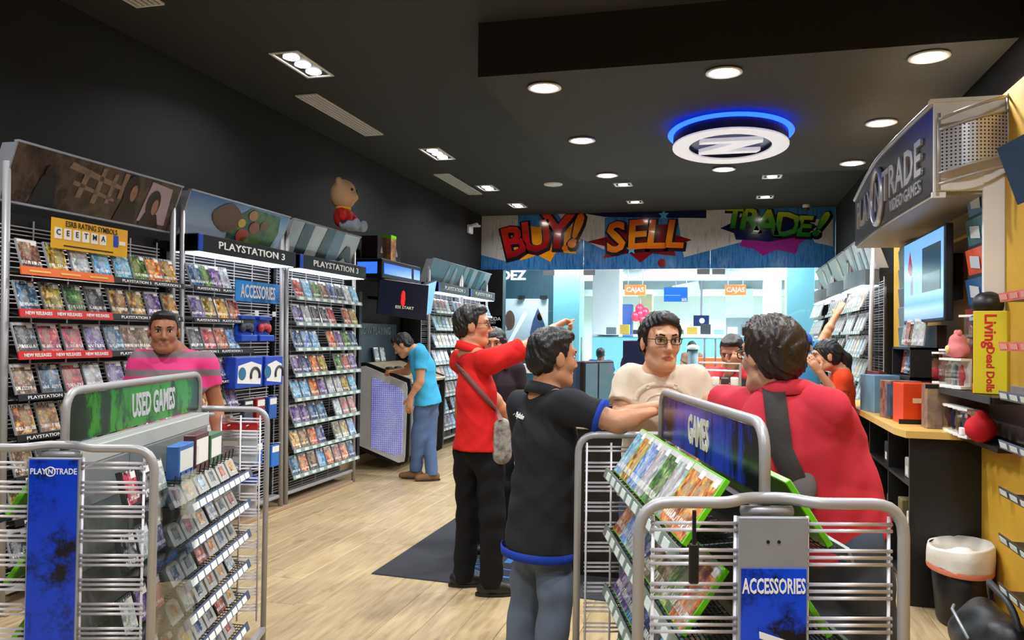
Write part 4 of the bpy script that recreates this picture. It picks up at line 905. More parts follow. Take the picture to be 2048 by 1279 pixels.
for j, c in enumerate(((230, 180, 40), (150, 50, 60), (50, 90, 140), (220, 90, 60), (70, 110, 120), (50, 80, 130))):
    b = MB(); b.obox((-.006, .17, .10+.175*j), (.004, 0, 0), (0, .165, .0), (-.012, .0, .08)); p = b.build('poster_card', mat('card_%d' % j, c, .35, var=.5, vscale=14), st)
    b = MB(); b.obox((-.014, .17, .10+.175*j), (.001, 0, 0), (0, .09, .01), (-.005, -.004, .035)); b.build('printed_block', mat('card_block', (200, 206, 210), .4), p)
s2 = thing('blue_poster_column', 'narrow column of blue game posters left of the television', 'poster display', (1.44, 7.05, 1.3))
MB().box(-.02, .06, -.03, .30, 0, 1.0).build('backing', M_lgrey, s2)
for j in range(6):
    b = MB(); b.obox((-.026, .135, .09+.16*j), (.004, 0, 0), (0, .13, 0), (-.006, 0, .073)); b.build('poster_card', mat('bluecard_%d' % (j % 3), [(40, 70, 100), (60, 96, 110), (90, 116, 130)][j % 3], .35, var=.5, vscale=12), s2)
wall_poster('notice_sheet', 'pale printed notice sheet on the yellow wall right of the television', 5.42, 5.62, 1.72, 2.0, mat('notice_paper', (206, 186, 150), .7, var=.15, vscale=30))
mt = thing('hanging_monitor', 'dark blue tilted screen cut by the right edge of the picture', 'monitor', (1.18, 4.1, 2.0))
a0, b0 = at(1993, 297, 4.1), at(2035, 410, 4.05); o_ = mt.location
b = MB(); a_, b2 = a0-o_, b0-o_; dv = Vector((.22, -.55, .09)); b.add([a_, b2, b2+dv, a_+dv, a_+Vector((.06, .03, .03)), b2+Vector((.06, .03, .03)), b2+dv+Vector((.06, .03, .03)), a_+dv+Vector((.06, .03, .03))], [(0, 1, 2, 3), (7, 6, 5, 4), (0, 4, 5, 1), (1, 5, 6, 2), (2, 6, 7, 3), (3, 7, 4, 0)]); b.build('housing', mat('slate_screen', (44, 62, 84), .25), mt)
pp = MB(); pp.tube([(.1, -.2, .08), (.2, -.22, .1), (.33, -.22, .1)], .022, 8); pp.build('bracket', M_black, mt)

# ------------------------------------------------------------------ counter on the right
ct = thing('wall_counter', 'black shelf counter with curved maple top along the yellow wall', 'counter', (1.5, 5.0, 0))
prof = [(-.02, -.02), (-.02, 2.6), (-.25, 2.6), (-.42, 2.45), (-.50, 2.2), (-.53, 1.8), (-.53, .15), (-.50, -.02)]
MB().prism(prof[::-1], (0, 0, .96), (1, 0, 0), (0, 1, 0), .04).build('counter_top', M_maple, ct)
MB().box(-.47, -.105, .03, .055, 0, .96).build('end_panel', M_blk2, ct); MB().box(-.05, -.02, .055, 2.3, 0, .96).build('back_panel', M_blk2, ct)
for y in (.75, 1.45, 2.2): MB().box(-.45, -.05, y, y+.025, 0, .96).build('divider', M_blk2, ct)
for z in (.06, .36, .66): MB().box(-.45, -.05, .055, 2.2, z, z+.02).build('shelf', M_blk2, ct)
for j, (y, z, c, lb) in enumerate(((5.3, .38, (210, 206, 190), 'cream packet'), (5.35, .68, (190, 190, 186), 'white packet'), (5.55, .38, (120, 110, 70), 'olive carton'), (5.9, .38, (150, 140, 110), 'tan carton'), (5.5, .08, (110, 40, 70), 'wine-red carton'), (6.0, .68, (60, 64, 70), 'grey console'))):
    t = thing('stored_item', lb+' stored inside the black wall counter', 'carton', (1.17, y, z)); MB().box(-.09, .09, -.06, .06, 0, .1+.02*(j % 3), 0, .006).build('carton', mat('stored_%d' % j, c, .5), t); MB().box(-.091, -.089, -.03, .03, .02, .07).build('label_print', M_paper, t)
# boxes on the counter
def carton(name, lb, x, y, z, w, d, h, m, rz=0, extra=()):
    t = thing(name, lb, 'box', (x, y, z), rz, 'boxed goods on the wall counter')
    MB().box(-w/2, w/2, -d/2, d/2, 0, h, 0, .003).build('carton', m, t)
    for (x0, x1, z0, z1, m2) in extra: MB().box(x0, x1, -d/2-.002, -d/2, z0, z1).build('printed_panel', m2, t)
    for (y0, y1, z0, z1, m2) in (): pass
    return t
M_toy = art_mat('action_print', [(40, 40, 60), (110, 60, 60), (160, 120, 100), (70, 90, 120)], 14, .35)
carton('product_box', 'dark red box at the far end of the wall counter', 1.12, 6.62, 1.0, .05, .28, .28, mat('dark_red_box', (110, 20, 24), .4), R(8))
carton('product_box', 'light blue and grey box on the wall counter', 1.10, 6.30, 1.0, .2, .26, .265, mat('light_blue_box', (110, 150, 170), .4, var=.25), R(12), ((-.06, .1, .02, .24, mat('cyan_print', (30, 120, 170), .4)), (.02, .08, .1, .2, M_paper)))
carton('product_box', 'red and blue toy box beside the orange box on the counter', 1.13, 5.80, 1.0, .2, .18, .25, M_toy, R(10), ((-.12, -.02, .02, .23, mat('steel_blue_print', (80, 110, 150), .4, var=.5, vscale=20)), (0, .12, .02, .23, mat('crimson_print', (150, 30, 40), .4, var=.4, vscale=20))))
carton('product_box', 'bright orange-red box standing on the wall counter', 1.16, 5.50, 1.0, .21, .2, .25, mat('vermilion_box', (226, 70, 24), .35, var=.06), R(6), ((-.13, .13, 0, .03, M_black), (-.05, .06, .13, .16, mat('cream_print', (240, 200, 160), .5))))
carton('product_box', 'brown-grey gilded edition box nearest on the wall counter', 1.31, 5.22, 1.0, .33, .12, .26, art_mat('gilded_print', [(80, 66, 60), (126, 106, 96), (150, 128, 110), (180, 150, 90)], 12, .3), R(2), ((-.175, .175, .235, .26, M_black), (-.06, .08, .04, .07, mat('gilt_print', (214, 180, 100), .4))))
# display of silver-edged cases standing on the counter
for j in range(8):
    place_case(WI if j % 2 else PS, j, 'white_game_case', (1.28-.0*j, 6.35-.05*(j % 4)*2.2, 1.28+.2*(j//4)), R(-70), R(8), '{c} clear-cased game on the counter stand, %s from left, %s tier' % (ORD[j % 4], ['lower', 'upper'][j//4]), 'clear cases on the counter stand')
sd = thing('counter_stand', 'two-tier black stand holding clear game cases on the wall counter', 'stand', (1.32, 6.15, 1.0))
MB().box(-.12, .1, -.3, .3, .25, .27).build('tier', M_black, sd); MB().box(-.12, .1, -.3, .3, .455, .47).build('tier', M_black, sd); MB().box(.04, .1, -.3, .3, 0, .62).build('back', mat('dark_poster', (40, 26, 26), .4, var=.5), sd); MB().box(-.12, .1, -.3, -.28, 0, .47).build('side', M_black, sd); MB().box(-.12, .1, .28, .3, 0, .47).build('side', M_black, sd)

# ------------------------------------------------------------------ toy shelf
ts = thing('toy_shelf', 'two-tier black wall shelf of boxed figures over the counter', 'shelf', (1.5, 4.85, 1.2))
MB().obox((-.14, .1, .03), (.14, .02, 0), (-.01, .68, .0), (0, 0, .015)).build('shelf_board', M_black, ts); MB().obox((-.11, -.02, -.22), (.11, .02, 0), (-.01, .42, .0), (0, 0, .012)).build('shelf_board', M_black, ts)
MB().box(-.03, 0, -.45, .7, -.25, .08).build('back_rail', M_silver, ts)
b = MB(); b.obox((-.287, .1, .03), (.003, 0, 0), (-.01, .68, 0), (0, 0, .017)); b.build('shelf_edge', M_dgrey, ts)
M_fig = [mat('figure_%d' % i, c, .5) for i, c in enumerate(((150, 80, 60), (70, 60, 110), (190, 150, 120), (60, 70, 90), (180, 60, 70)))]
def fig_box(lb, x, y, z, w, d, h, rz, m, fig):
    t = thing('figure_box', lb, 'toy box', (x, y, z), rz, 'boxed figures on the toy shelf')
    MB().box(-w/2, w/2, d/2-.01, d/2, 0, h).build('backing_card', m, t); MB().box(-w/2, w/2, -d/2, d/2, 0, .02, 0, .003).build('base_tray', M_paper, t); MB().box(-w/2, w/2, -d/2, d/2, h-.012, h).build('top_flap', M_paper, t)
    MB().box(-w/2, w/2, -d/2, -d/2+.002, .02, h-.012).build('window', M_plexi, t)
    g = Sdf(); s_ = h/.25; g.ell((0, 0, .18*s_), (.022*s_, .02*s_, .026*s_), k=.01); g.cone((0, 0, .09*s_), .022*s_, (0, 0, .14*s_), .026*s_, .01)
    for a in (-1, 1): g.cone((a*.012*s_, 0, .03*s_), .011*s_, (a*.012*s_, 0, .09*s_), .014*s_, .01); g.cone((a*.03*s_, 0, .14*s_), .009*s_, (a*.036*s_, 0, .085*s_), .009*s_, .01)
    link('figure', g.mesh('figure', fig, .006*max(1, s_)), t)
for j, (y, w, h_) in enumerate(((5.42, .1, .2), (5.24, .11, .22))): fig_box('clear boxed action figure on the toy shelf, %s from the far end' % ORD[j], 1.3, y, 1.247, w, .09, h_, R(-62), mat('violet_card', (130, 110, 170), .5) if j else mat('apricot_card', (220, 150, 100), .5), M_fig[j])
fig_box('tall clear boxed figure at the back of the toy shelf', 1.40, 5.16, 1.247, .14, .1, .42, R(-65), mat('lilac_card', (170, 160, 190), .5, var=.3), M_fig[0])
for j in range(3): fig_box('small pale boxed figure, %s of three in front of the yellow doll box' % ORD[j], 1.245+.01*j, 5.08-.085*j, 1.247, .075, .07, .17, R(-64), M_paper, M_fig[2+j % 3])
pk = thing('pink_plush', 'pink plush animal lying on the small boxed figures', 'plush toy', (1.27, 5.0, 1.418)); g = Sdf(); g.ell((0, 0, .045), (.06, .075, .05), k=.02); g.ell((0, 0, .1), (.045, .05, .04), k=.02); link('body', g.mesh('body', mat('pink_fluff', (222, 130, 130), .9, bumpy=.3), .009), pk)
MB().ball((-.055, -.01, .05), .012, .03, .022).build('belly_patch', mat('cream_fluff', (236, 214, 150), .9), pk, True)
for a in (-.03, .03): MB().ball((0, a, .14), .014, .018, .02).build('ear', MATS['pink_fluff'], pk, True)
bh = thing('doll_bust', 'black-haired doll bust above the toy shelf', 'doll', (1.42, 5.0, 1.66)); g = Sdf(); g.ell((0, 0, .06), (.08, .09, .075), k=.02); link('hair', g.mesh('hair', M_black, .01), bh); MB().box(-.075, .05, -.06, .06, -.06, .0, 0, .01).build('face_block', M_dgrey, bh); MB().box(-.08, -.074, -.04, .05, -.03, -.01).build('mask_print', M_lgrey, bh)
db = thing('doll_box', 'tall yellow doll box with red lettering on the toy shelf', 'toy box', (1.32, 4.58, 1.247), R(-24), 'boxed figures on the toy shelf')
M_yb = mat('sulphur_yellow_card', (226, 206, 40), .45, var=.06)
MB().box(-.075, .075, -.06, .06, 0, .42, 0, .003).build('carton', M_yb, db)
MB().box(-.079, -.075, -.045, .03, .06, .37).build('window', mat('dark_window', (50, 44, 50), .2, var=.5, vscale=20), db); MB().box(-.079, -.075, -.055, .05, .0, .05).build('printed_panel', M_orange, db)
text('Living', .075, (.0, -.0615, .32), (0, 0, -1), (1, 0, 0), M_red, db, ext=.001, bold=.02); text('Dead Dolls', .05, (.0, -.0615, .125), (0, 0, -1), (1, 0, 0), M_red, db, ext=.001, bold=.02)
for j in range(5): fig_box('white boxed mini figure on the lower toy shelf, %s from the far end' % ORD[j], 1.265, 5.16-.095*j, .993, .08, .07, .16, R(-70), M_paper, M_fig[j])
rp = thing('red_plush', 'round red plush on the lower toy shelf beside the mini figures', 'plush toy', (1.28, 4.62, .993)); g = Sdf(); g.ell((0, 0, .07), (.075, .085, .07), k=.02); g.ell((0, -.02, .14), (.03, .03, .03), k=.02); link('body', g.mesh('body', mat('scarlet_fluff', (200, 20, 30), .9, bumpy=.3), .01), rp); MB().box(-.09, -.07, .0, .05, .03, .07, 0, .004).build('hang_tag', M_paper, rp)

# ------------------------------------------------------------------ shelf unit at the right edge
su = thing('strip_shelf_unit', 'wall shelf unit with price strips cut by the right picture edge', 'shelf unit', (1.5, 3.55, 0))
SZ = (1.72, 1.50, 1.28, 1.06, .85, .64, .42)
for i, z in enumerate(SZ):
    sh = MB().box(-.28, 0, -.55, .50, z-.03, z-.02).build('shelf', M_dwire, su)
    MB().obox((-.293, -.01, z-.01), (.003, 0, 0), (0, .535, 0), (-.004, 0, .02)).build('price_strip', [M_orange, M_red, M_bstrip, M_bstrip, M_dgrey, M_dgrey, M_dgrey][i] if i > 1 else mat('coral_strip', (226, 110, 96), .4), sh)
    for j in range(8): MB().obox((-.2985, .46-.13*j, z-.01), (.001, 0, 0), (0, .045, 0), (-.003, 0, .012)).build('price_tag', M_tag if i > 1 else mat('pink_tag', (236, 160, 150), .5), sh)
w = MB()
for j in range(26): w.cyl((-.02, -.55, .35+.075*j), (-.02, .5, .35+.075*j), .004, 5)
stuff(w.build('wire_grid', M_wire, su))
for a in (-.52, .06): MB().box(-.03, -.005, a-.015, a+.015, .1, 2.2).build('upright', M_silver, su)
for i, z in enumerate(SZ):
    for j in range(5):
        y = 3.80-.15*j
        t = thing('blister_card', '%s product card, %s from far end on %s shelf down at right picture edge' % (['pale', 'teal', 'tan', 'grey', 'violet'][(i+j) % 5], ORD[j], ORD[i]), 'blister pack', (1.29, y, z-.018), R(-90), 'carded goods at the right edge')
        MB().obox((0, .02, .085), (.06, 0, 0), (0, .003, 0), (0, .03, .085)).build('card', mat('cardgood_%d' % ((i+j) % 5), [(200, 190, 180), (70, 110, 120), (150, 110, 80), (130, 136, 140), (110, 90, 140)][(i+j) % 5], .4, var=.4, vscale=20), t); MB().obox((0, -.0, .07), (.04, 0, 0), (0, .015, 0), (0, .018, .05), 0, .006).build('bubble', mat('bubble_grey', (190, 194, 196), .2), t)

# ------------------------------------------------------------------ bin and bag
bn = thing('waste_bin', 'black waste bin with a white liner folded over its rim', 'bin', (1.235, 4.82, 0))
b = MB(); b.lathe([(.001, .005), (.13, .005), (.14, .02), (.185, .40), (.18, .40), (.135, .03), (.001, .03)], n=32, sx=.8, sy=1.15); b.build('bucket', M_black, bn, True)
M_liner = mat('translucent_liner', (222, 216, 206), .5, var=.1, bumpy=.6, bscale=25)
b = MB(); pr = []
n = 40
for lv, (r_, z) in enumerate(((.120, .25), (.155, .37), (.186, .425), (.197, .412), (.197, .36), (.194, .31))):
    for j in range(n):
        a = 2*math.pi*j/n; w_ = 1+.02*math.sin(5*a+lv)+.012*math.sin(11*a); pr.append((.8*r_*w_*math.cos(a), 1.15*r_*w_*math.sin(a), z+.006*math.sin(7*a)*(lv == 5)+.02*math.cos(a+.5)*(lv in (2, 3))))
b.add(pr, [(i*n+j, i*n+(j+1) % n, (i+1)*n+(j+1) % n, (i+1)*n+j) for i in range(5) for j in range(n)]); b.build('liner', M_liner, bn, True)
b = MB(); b.lathe([(.195, .315), (.199, .30), (.196, .287)], n=40, sx=.805, sy=1.16); b.build('drawstring', mat('red_drawstring', (216, 120, 90), .6), bn, True)
g = Sdf(); g.ell((0, 0, .33), (.10, .12, .05), k=.02); g.ell((.03, .05, .36), (.05, .07, .03), k=.02); link('waste_paper', g.mesh('waste_paper', M_paper, .012, disp=lambda X, Y, Z: .008*np.sin(60*X+20*Y)*np.sin(50*Y+30*Z)), bn)
bg = thing('shoulder_bag', 'black shoulder bag lying on the floor in front of the waste bin', 'bag', (1.22, 4.14, 0))
g = Sdf(); g.cone((-.07, -.20, .11), .10, (-.07, .16, .11), .10, .06); g.cone((.07, -.20, .11), .10, (.07, .16, .11), .10, .06); g.cone((-.02, -.18, .20), .10, (-.02, .15, .20), .09, .05); g.cut((0, 0, .005), (0, 0, -1))
link('body', g.mesh('body', mat('black_nylon', (24, 24, 27), .45, bumpy=.3, bscale=40), .013, disp=lambda X, Y, Z: .006*np.sin(22*X+9*Y)*np.sin(17*Y+25*Z)), bg)
b = MB(); b.tube([(-.17, -.18, .2), (-.19, .0, .27), (-.14, .17, .24)], .008, 6); b.build('zip', M_lgrey, bg, True)
b = MB(); b.tube(round_path([(.05, .22, .2), (.02, .20, .36), (-.03, .0, .40), (.0, -.2, .36), (.02, -.25, .2)], .08), .016, 8); b.build('strap', M_dgrey, bg, True); MB().box(-.22, -.2, -.12, .02, .06, .12, 0, .004).build('badge', M_lgrey, bg)

# ------------------------------------------------------------------ floor gondolas
def gondola(label, loc, rz, Ln, sign_txt, sign_mat, sign_label):
    t = thing('display_gondola', label, 'display rack', loc, rz); hw = .305
    wire = MB().cyl((-.5, 0, 0), (.5, 0, 0), .0042, 8).mesh('wire', M_wire, True)
    for v, nm in ((0, 'front_frame'), (Ln, 'rear_frame')):
        sgn = 1 if v == 0 else -1
        b = MB(); b.tube(round_path([(-hw, v, 0), (-hw, v, 1.13), (-.10, v, 1.13), (-.05, v+sgn*.035, 1.135), (.05, v+sgn*.035, 1.135), (.10, v, 1.13), (hw, v, 1.13), (hw, v, 0)], .075, 6), .0135, 12)
        fr = b.build(nm, M_silver, t, True)
        for a in (-1, 1):
            z = .15; tri = 0
            while z < 1.10:
                for q in (0, .0155, .031):
                    if z+q > 1.095: continue
                    o = link('wire', wire, fr, (a*.178, v, z+q)); o.scale = (.20, 1, 1)
                z += .0765
            for u in (.083, .178, .272) if v else (.083, .272):
                MB().cyl((a*u, v+sgn*.004, .10), (a*u, v+sgn*.004, 1.10), .0042, 6).build('upright_wire', M_wire, fr, True)
        MB().cyl((-.06, v+sgn*.035, 1.105), (.06, v+sgn*.035, 1.105), .012, 10).build('cross_bar', M_silver, fr, True)
    for a in (-1, 1): MB().box(a*hw-.012, a*hw+.012, 0, Ln, .05, .075).build('base_rail', M_silver, t)
    MB().box(-.012, .012, .05, Ln-.05, .08, 1.10).build('centre_panel', M_dwire, t)
    b = MB(); b.tube(round_path([(0, .05, 1.10), (0, .05, 1.305), (0, Ln-.08, 1.305), (0, Ln-.08, 1.10)], .08, 6), .0135, 12); b.build('sign_hoop', M_silver, t, True)
    pts = round_path([(.068, 1.135, 0), (.068, 1.29, 0), (Ln-.098, 1.29, 0), (Ln-.098, 1.135, 0)], .06, 5)
    sg = MB().prism([(p.x, p.y) for p in pts][::-1], (.003, 0, 0), (0, 1, 0), (0, 0, 1), -.006).build('sign_panel', sign_mat, t)
    return t, sg
# ---- right-hand gondola
M_gsign = grunge_mat('blue_games_sign', (24, 64, 200), (14, 10, 22), .25, 4, .46, .57, 1, (1, 2.5, .5))
GA = R(16.4); GL = 1.26
gR, sgR = gondola('silver tube gondola with GAMES sign, in front of the cream-shirted man', (.108, 1.928, 0), GA, GL, 'GAMES', M_gsign, '')
for s_, X in ((-1, (0, -1, 0)), (1, (0, 1, 0))): text('GAMES', .125, (s_*.0045, .64, 1.21), X, UPZ, mat('cream_lettering', (228, 226, 206), .5, var=.06), sgR, sx=.62, bold=.03, ext=.0015)
pn = MB().box(-.08, .08, -.012, .004, 0.04, 1.10, 0, .002).build('sign_post', M_lgrey, gR)
MB().box(-.074, .074, -.016, -.012, .04, .985).build('accessories_poster', grunge_mat('royal_blue_poster', (14, 70, 220), (8, 8, 20), .25, 9, .49, .60), gR)
text('ACCESSORIES', .047, (0, -.0165, .965-.02), (1, 0, 0), UPZ, M_wtext, gR, sx=.50, bold=.022, ext=.001)
text('ACCESSORIES', .14, (.012, -.0165, .52), (0, 0, -1), (1, 0, 0), M_wtext, gR, 'upright_lettering', sx=.75, bold=.02, ext=.001)
for x in (-.013, .012): MB().cyl((x, -.0135, 1.045), (x, -.011, 1.045), .004, 8).build('bolt_hole', M_black, gR)
hk = thing('hanging_tag', 'slim black tag hanging on the wires of the GAMES gondola', 'tag', tuple(Vector((.108, 1.928, 0))+Matrix.Rotation(GA, 3, 'Z') @ Vector((-.182, -.012, .965))), GA)
MB().box(-.011, .011, -.006, .006, -.015, .075, 0, .003).build('body', M_black, hk); MB().box(-.004, .004, -.005, .003, .07, .15, 0, .001).build('hook', M_black, hk)
def gshelf(t, side, z, Ln, m_strip, u_front=.20, u_back=.03, drop=.05, tags=True, tagm=None):
    b = MB(); n = 15
    for j in range(n):
        q = j/(n-1); b.cyl((side*(u_back+(u_front-u_back)*q), .06, z+drop*(1-q)*.3), (side*(u_back+(u_front-u_back)*q), Ln-.06, z+drop*(1-q)*.3), .0022, 4)
    for j in range(26):
        v = .06+(Ln-.12)*j/25; b.cyl((side*u_back, v, z+drop*.3), (side*u_front, v, z), .0022, 4)
    o = b.build('wire_shelf', M_dwire, t)
    MB().obox((side*(u_front+.006), Ln/2, z-.004), (side*.003, 0, .002), (0, Ln/2-.05, 0), (-side*.006, 0, .018)).build('price_strip', m_strip, o)
    tm = MB().obox((0, 0, 0), (.001, 0, 0), (0, .032, 0), (-side*.004, 0, .012)).mesh('price_tag', tagm or M_tag)
    for j in range(10): link('price_tag', tm, o, (side*(u_front+.0105), .1+(Ln-.2)*(j+.5)/10, z-.004))
    return o
Rz = Matrix.Rotation(GA, 3, 'Z'); oR = Vector((.108, 1.928, 0))
GZ = (1.00, .785, .565, .345, .13)
for i, z in enumerate(GZ):
    for side in (-1, 1):
        gshelf(gR, side, z, GL, mat('sage_strip', (132, 148, 138), .35, .2))
        if side > 0 and i > 1: continue
        for j in range(8):
            v = .10+(GL-.2)*(j+.5)/8; p = oR + Rz @ Vector((side*.178, v, z+.006))
            place_case(XB, random.randrange(len(XB)), 'green_game_case', p, GA+side*R(90), R(34),
                       '{c} lime-edged game case, %s from near end, %s tier, %s side of GAMES gondola' % (ORD[j], ORD[i], 'left' if side < 0 else 'right'), 'green cases on the GAMES gondola')
# ---- left-hand gondola
M_usign = grunge_mat('green_used_sign', (50, 140, 30), (14, 34, 12), .25, 5, .46, .57, 1, (1, 1.5, .7))
LA = R(17.5); LL = 1.385; oL = Vector((-2.04, 2.086, 0)); RL = Matrix.Rotation(LA, 3, 'Z')
gL, sgL = gondola('silver tube gondola with green USED GAMES sign at the left', tuple(oL), LA, LL, 'USED GAMES', M_usign, '')
for s_, X, v in ((-1, (0, -1, 0), .64), (1, (0, 1, 0), .76)): text('USED GAMES', .125, (s_*.0045, v, 1.21), X, UPZ, M_greyt, sgL, sx=.60, bold=.03, ext=.0015)
MB().box(-.08, .08, -.012, .004, .04, 1.10, 0, .002).build('sign_post', M_lgrey, gL)
MB().box(-.074, .074, -.016, -.012, .05, 1.095).build('blue_poster', grunge_mat('cobalt_poster', (8, 60, 200), (6, 8, 30), .25, 9, .45, .57), gL)
text('PLAY', .026, (-.046, -.0165, 1.058), (1, 0, 0), UPZ, M_wtext, gL, sx=.85, bold=.01, ext=.001); text('TRADE', .026, (.040, -.0165, 1.058), (1, 0, 0), UPZ, M_wtext, gL, sx=.82, bold=.01, ext=.001)
b = MB(); b.tube([(-.008+.014*math.cos(a), -.0165, 1.058+.014*math.sin(a)) for a in [2*math.pi*i/18 for i in range(19)]], .0022, 6, cap=False); b.build('letter_ring', M_wtext, gL); text('N', .02, (-.008, -.0165, 1.058), (1, 0, 0), UPZ, M_wtext, gL, bold=.02, ext=.001)
MB().box(-.04, .05, .05, LL-.1, .08, 1.06, 0, .004).build('grey_core', mat('grey_core_panel', (126, 130, 130), .5), gL)
MB().box(-.04, .05, .05, LL-.08, 1.06, 1.12, 0, .004).build('top_ledge', mat('pale_ledge', (186, 190, 186), .4), gL)
MB().box(.05, .30, .42, .426, .05, 1.08).build('acrylic_divider', M_plexi, gL); MB().box(.294, .30, .05, .42, .05, 1.0).build('acrylic_panel', M_plexi, gL)
LZ = (.835, .69, .545, .40, .25, .1)
M_cart = mat('grey_cartridge_plastic', (190, 188, 184), .5, var=.06)
def cart_mesh(nm, lab):
    b = MB(); n = 8; w, h = .058, .078
    prof = [(-w, 0), (w, 0), (w, h*.8)]+[(w*math.cos(math.pi*i/n), h*.8+h*.32*math.sin(math.pi*i/n)) for i in range(1, n)]+[(-w, h*.8)]
    b.prism(prof, (0, .010, 0), (1, 0, 0), (0, 0, 1), .020, 0)
    b.box(-.026, .026, -.0115, -.009, .014, .066, 1); return b.mesh(nm, [M_cart, lab])
CT = [(cn, cart_mesh('game_cartridge', cover_mat('cart_label_%s' % cn, cols, cols[1], 60+i, hue=.1))) for i, (cn, cols) in enumerate(PAL) if i in (0, 1, 2, 3, 6, 8)]
BX = [(cn, case_mesh('game_box', cover_mat('cover_box_%s' % cn, cols, BAND['ps'], 80+i, hue=.15), M_dgrey, .105, .12, .02)) for i, (cn, cols) in enumerate(PAL) if i in (0, 3, 4, 9)]
for i, z in enumerate(LZ):
    gshelf(gL, 1, z, LL-.42, M_bstrip, .24, .06, tagm=M_paper).location = (0, .42, 0)
    for j in range(6):
        v = .50+.135*j; p = oL + RL @ Vector((.205, v, z+.006)); cn, me = (CT if (i+j) % 4 or i == 0 else BX)[(i*3+j) % 4]
        o = link('game_cartridge', me, None, p); o.rotation_euler = (-R(26), random.uniform(-.04, .04), LA+R(90))
        tag(o, '%s-labelled grey cartridge, %s from near end, %s row of USED GAMES gondola' % (cn, ORD[j], ORD[i]), 'game cartridge', 'cartridges on the USED GAMES gondola')
pg_ = MB()
for j in range(14): pg_.tube([(.05, .46+.055*j, .93), (.20, .46+.055*j, .925), (.205, .46+.055*j, .965)], .003, 5)
stuff(pg_.build('peg_hooks', M_black, gL))
for i, z in enumerate((.95, .74, .53, .32, .12)):   # acrylic shelves inside the near bay
    MB().box(.05, .29, .06, .41, z-.03, z-.026).build('acrylic_shelf', M_plexi, gL)
    for j in range(3):
        p = oL + RL @ Vector((.19, .12+.115*j, z-.024)); cn, me = BX[(i+j) % 4]
        o = link('game_box', me, None, p); o.rotation_euler = (-R(14), 0, LA+R(90)); tag(o, '%s small game box, %s from near end, %s acrylic shelf of USED GAMES gondola' % (cn, ORD[j], ORD[i]), 'game box', 'small boxes behind acrylic')
for i, z in enumerate((.90, .68, .46, .24)):   # far side, seen through the wires
    gshelf(gL, -1, z, LL, M_bstrip)
    for j in range(6):
        p = oL + RL @ Vector((-.178, .12+.2*j, z+.006))
        place_case(XB, random.randrange(10), 'green_game_case', p, LA-R(90), R(34), '{c} lime-edged case, %s from near end, %s tier, wall side of USED GAMES gondola' % (ORD[j], ORD[i]), 'green cases on the USED GAMES gondola')
for j, (u, v, z, w, d, h_, c, lb) in enumerate(((.17, .60, .955, .05, .16, .13, (60, 110, 180), 'blue and white upright carton on top tier of the USED GAMES gondola'), (.17, .78, .955, .05, .16, .15, (90, 50, 50), 'dark red upright carton on top tier of the USED GAMES gondola'), (.17, .96, .955, .05, .15, .13, (70, 110, 80), 'green upright carton on top tier of the USED GAMES gondola'))):
    p = oL+RL @ Vector((u, v, z-.02)); t = thing('product_carton', lb, 'box', tuple(p), LA); MB().box(-w/2, w/2, -d/2, d/2, 0, h_, 0, .003).build('carton', mat('gcarton_%d' % j, c, .4, var=.3, vscale=18), t); MB().box(w/2, w/2+.001, -d/2+.01, d/2-.01, .03, h_-.02).build('printed_panel', M_paper, t)
for j, (u, z) in enumerate(((.12, .86), (.21, .86), (.21, .60), (.12, .60))):
    p = oL+RL @ Vector((u, LL+.03, z)); t = thing('clamshell_pack', '%s clamshell pack on the rear wires of the USED GAMES gondola' % ['upper left red-topped', 'upper right red-topped', 'lower right blue-topped', 'lower left blue-topped'][j], 'blister pack', tuple(p), LA, 'clamshell packs'); MB().box(-.042, .042, -.012, .012, 0, .2, 0, .006).build('clamshell', mat('clam_%d' % (j % 2), [(214, 206, 198), (200, 206, 210)][j % 2], .3), t); MB().box(-.043, .043, -.013, .013, .16, .2, 0, .004).build('header_card', M_red if j < 2 else M_blueb, t); MB().cyl((0, -.05, .19), (0, .01, .19), .003, 6).build('peg_hook', M_wire, t)

# ------------------------------------------------------------------ mat on the floor
mt_ = thing('logo_mat', 'black floor mat with round blue emblem under the red-shirted man', 'mat', (-1.35, 5.5, 0)); b = MB()
b.add([(-.785, -.83, .001), (.85, -.92, .001), (.85, .85, .001), (-.785, .85, .001), (-.78, -.825, .008), (.845, -.915, .008), (.845, .845, .008), (-.78, .845, .008)], [(3, 2, 1, 0), (4, 5, 6, 7), (0, 1, 5, 4), (1, 2, 6, 5), (2, 3, 7, 6), (3, 0, 4, 7)])
b.build('mat_body', mat('black_carpet', (44, 46, 52), .95, bumpy=.5, bscale=200), mt_)
M_mb = mat('blue_mat_print', (56, 110, 190), .9)
for r0, r1 in ((.40, .43), (.25, .27)): MB().lathe([(r0, .0082), (r1, .0082), (r1, .0095), (r0, .0095), (r0, .0082)], n=44).build('emblem_ring', M_mb, mt_).location = (.06, -.25, 0)
for ch, k_ in (('PLAY N TRADE', 0), ('VIDEO GAMES', 1)):
    for j, c_ in enumerate(ch):
        a = (R(160-12.5*j) if k_ == 0 else R(200+13*j)); rr_ = .335; p = (.06+rr_*math.cos(a), -.25+rr_*math.sin(a), .0088); ta = a-R(90) if k_ == 0 else a+R(90)
        if c_ != ' ': text(c_, .09, p, (math.cos(ta), math.sin(ta), 0), (-math.sin(ta), math.cos(ta), 0), M_mb, mt_, ext=.0004, bold=.015)
text('N', .32, (.06, -.25, .0088), (1, 0, 0), (0, 1, 0), M_mb, mt_, ext=.0004, bold=.03)

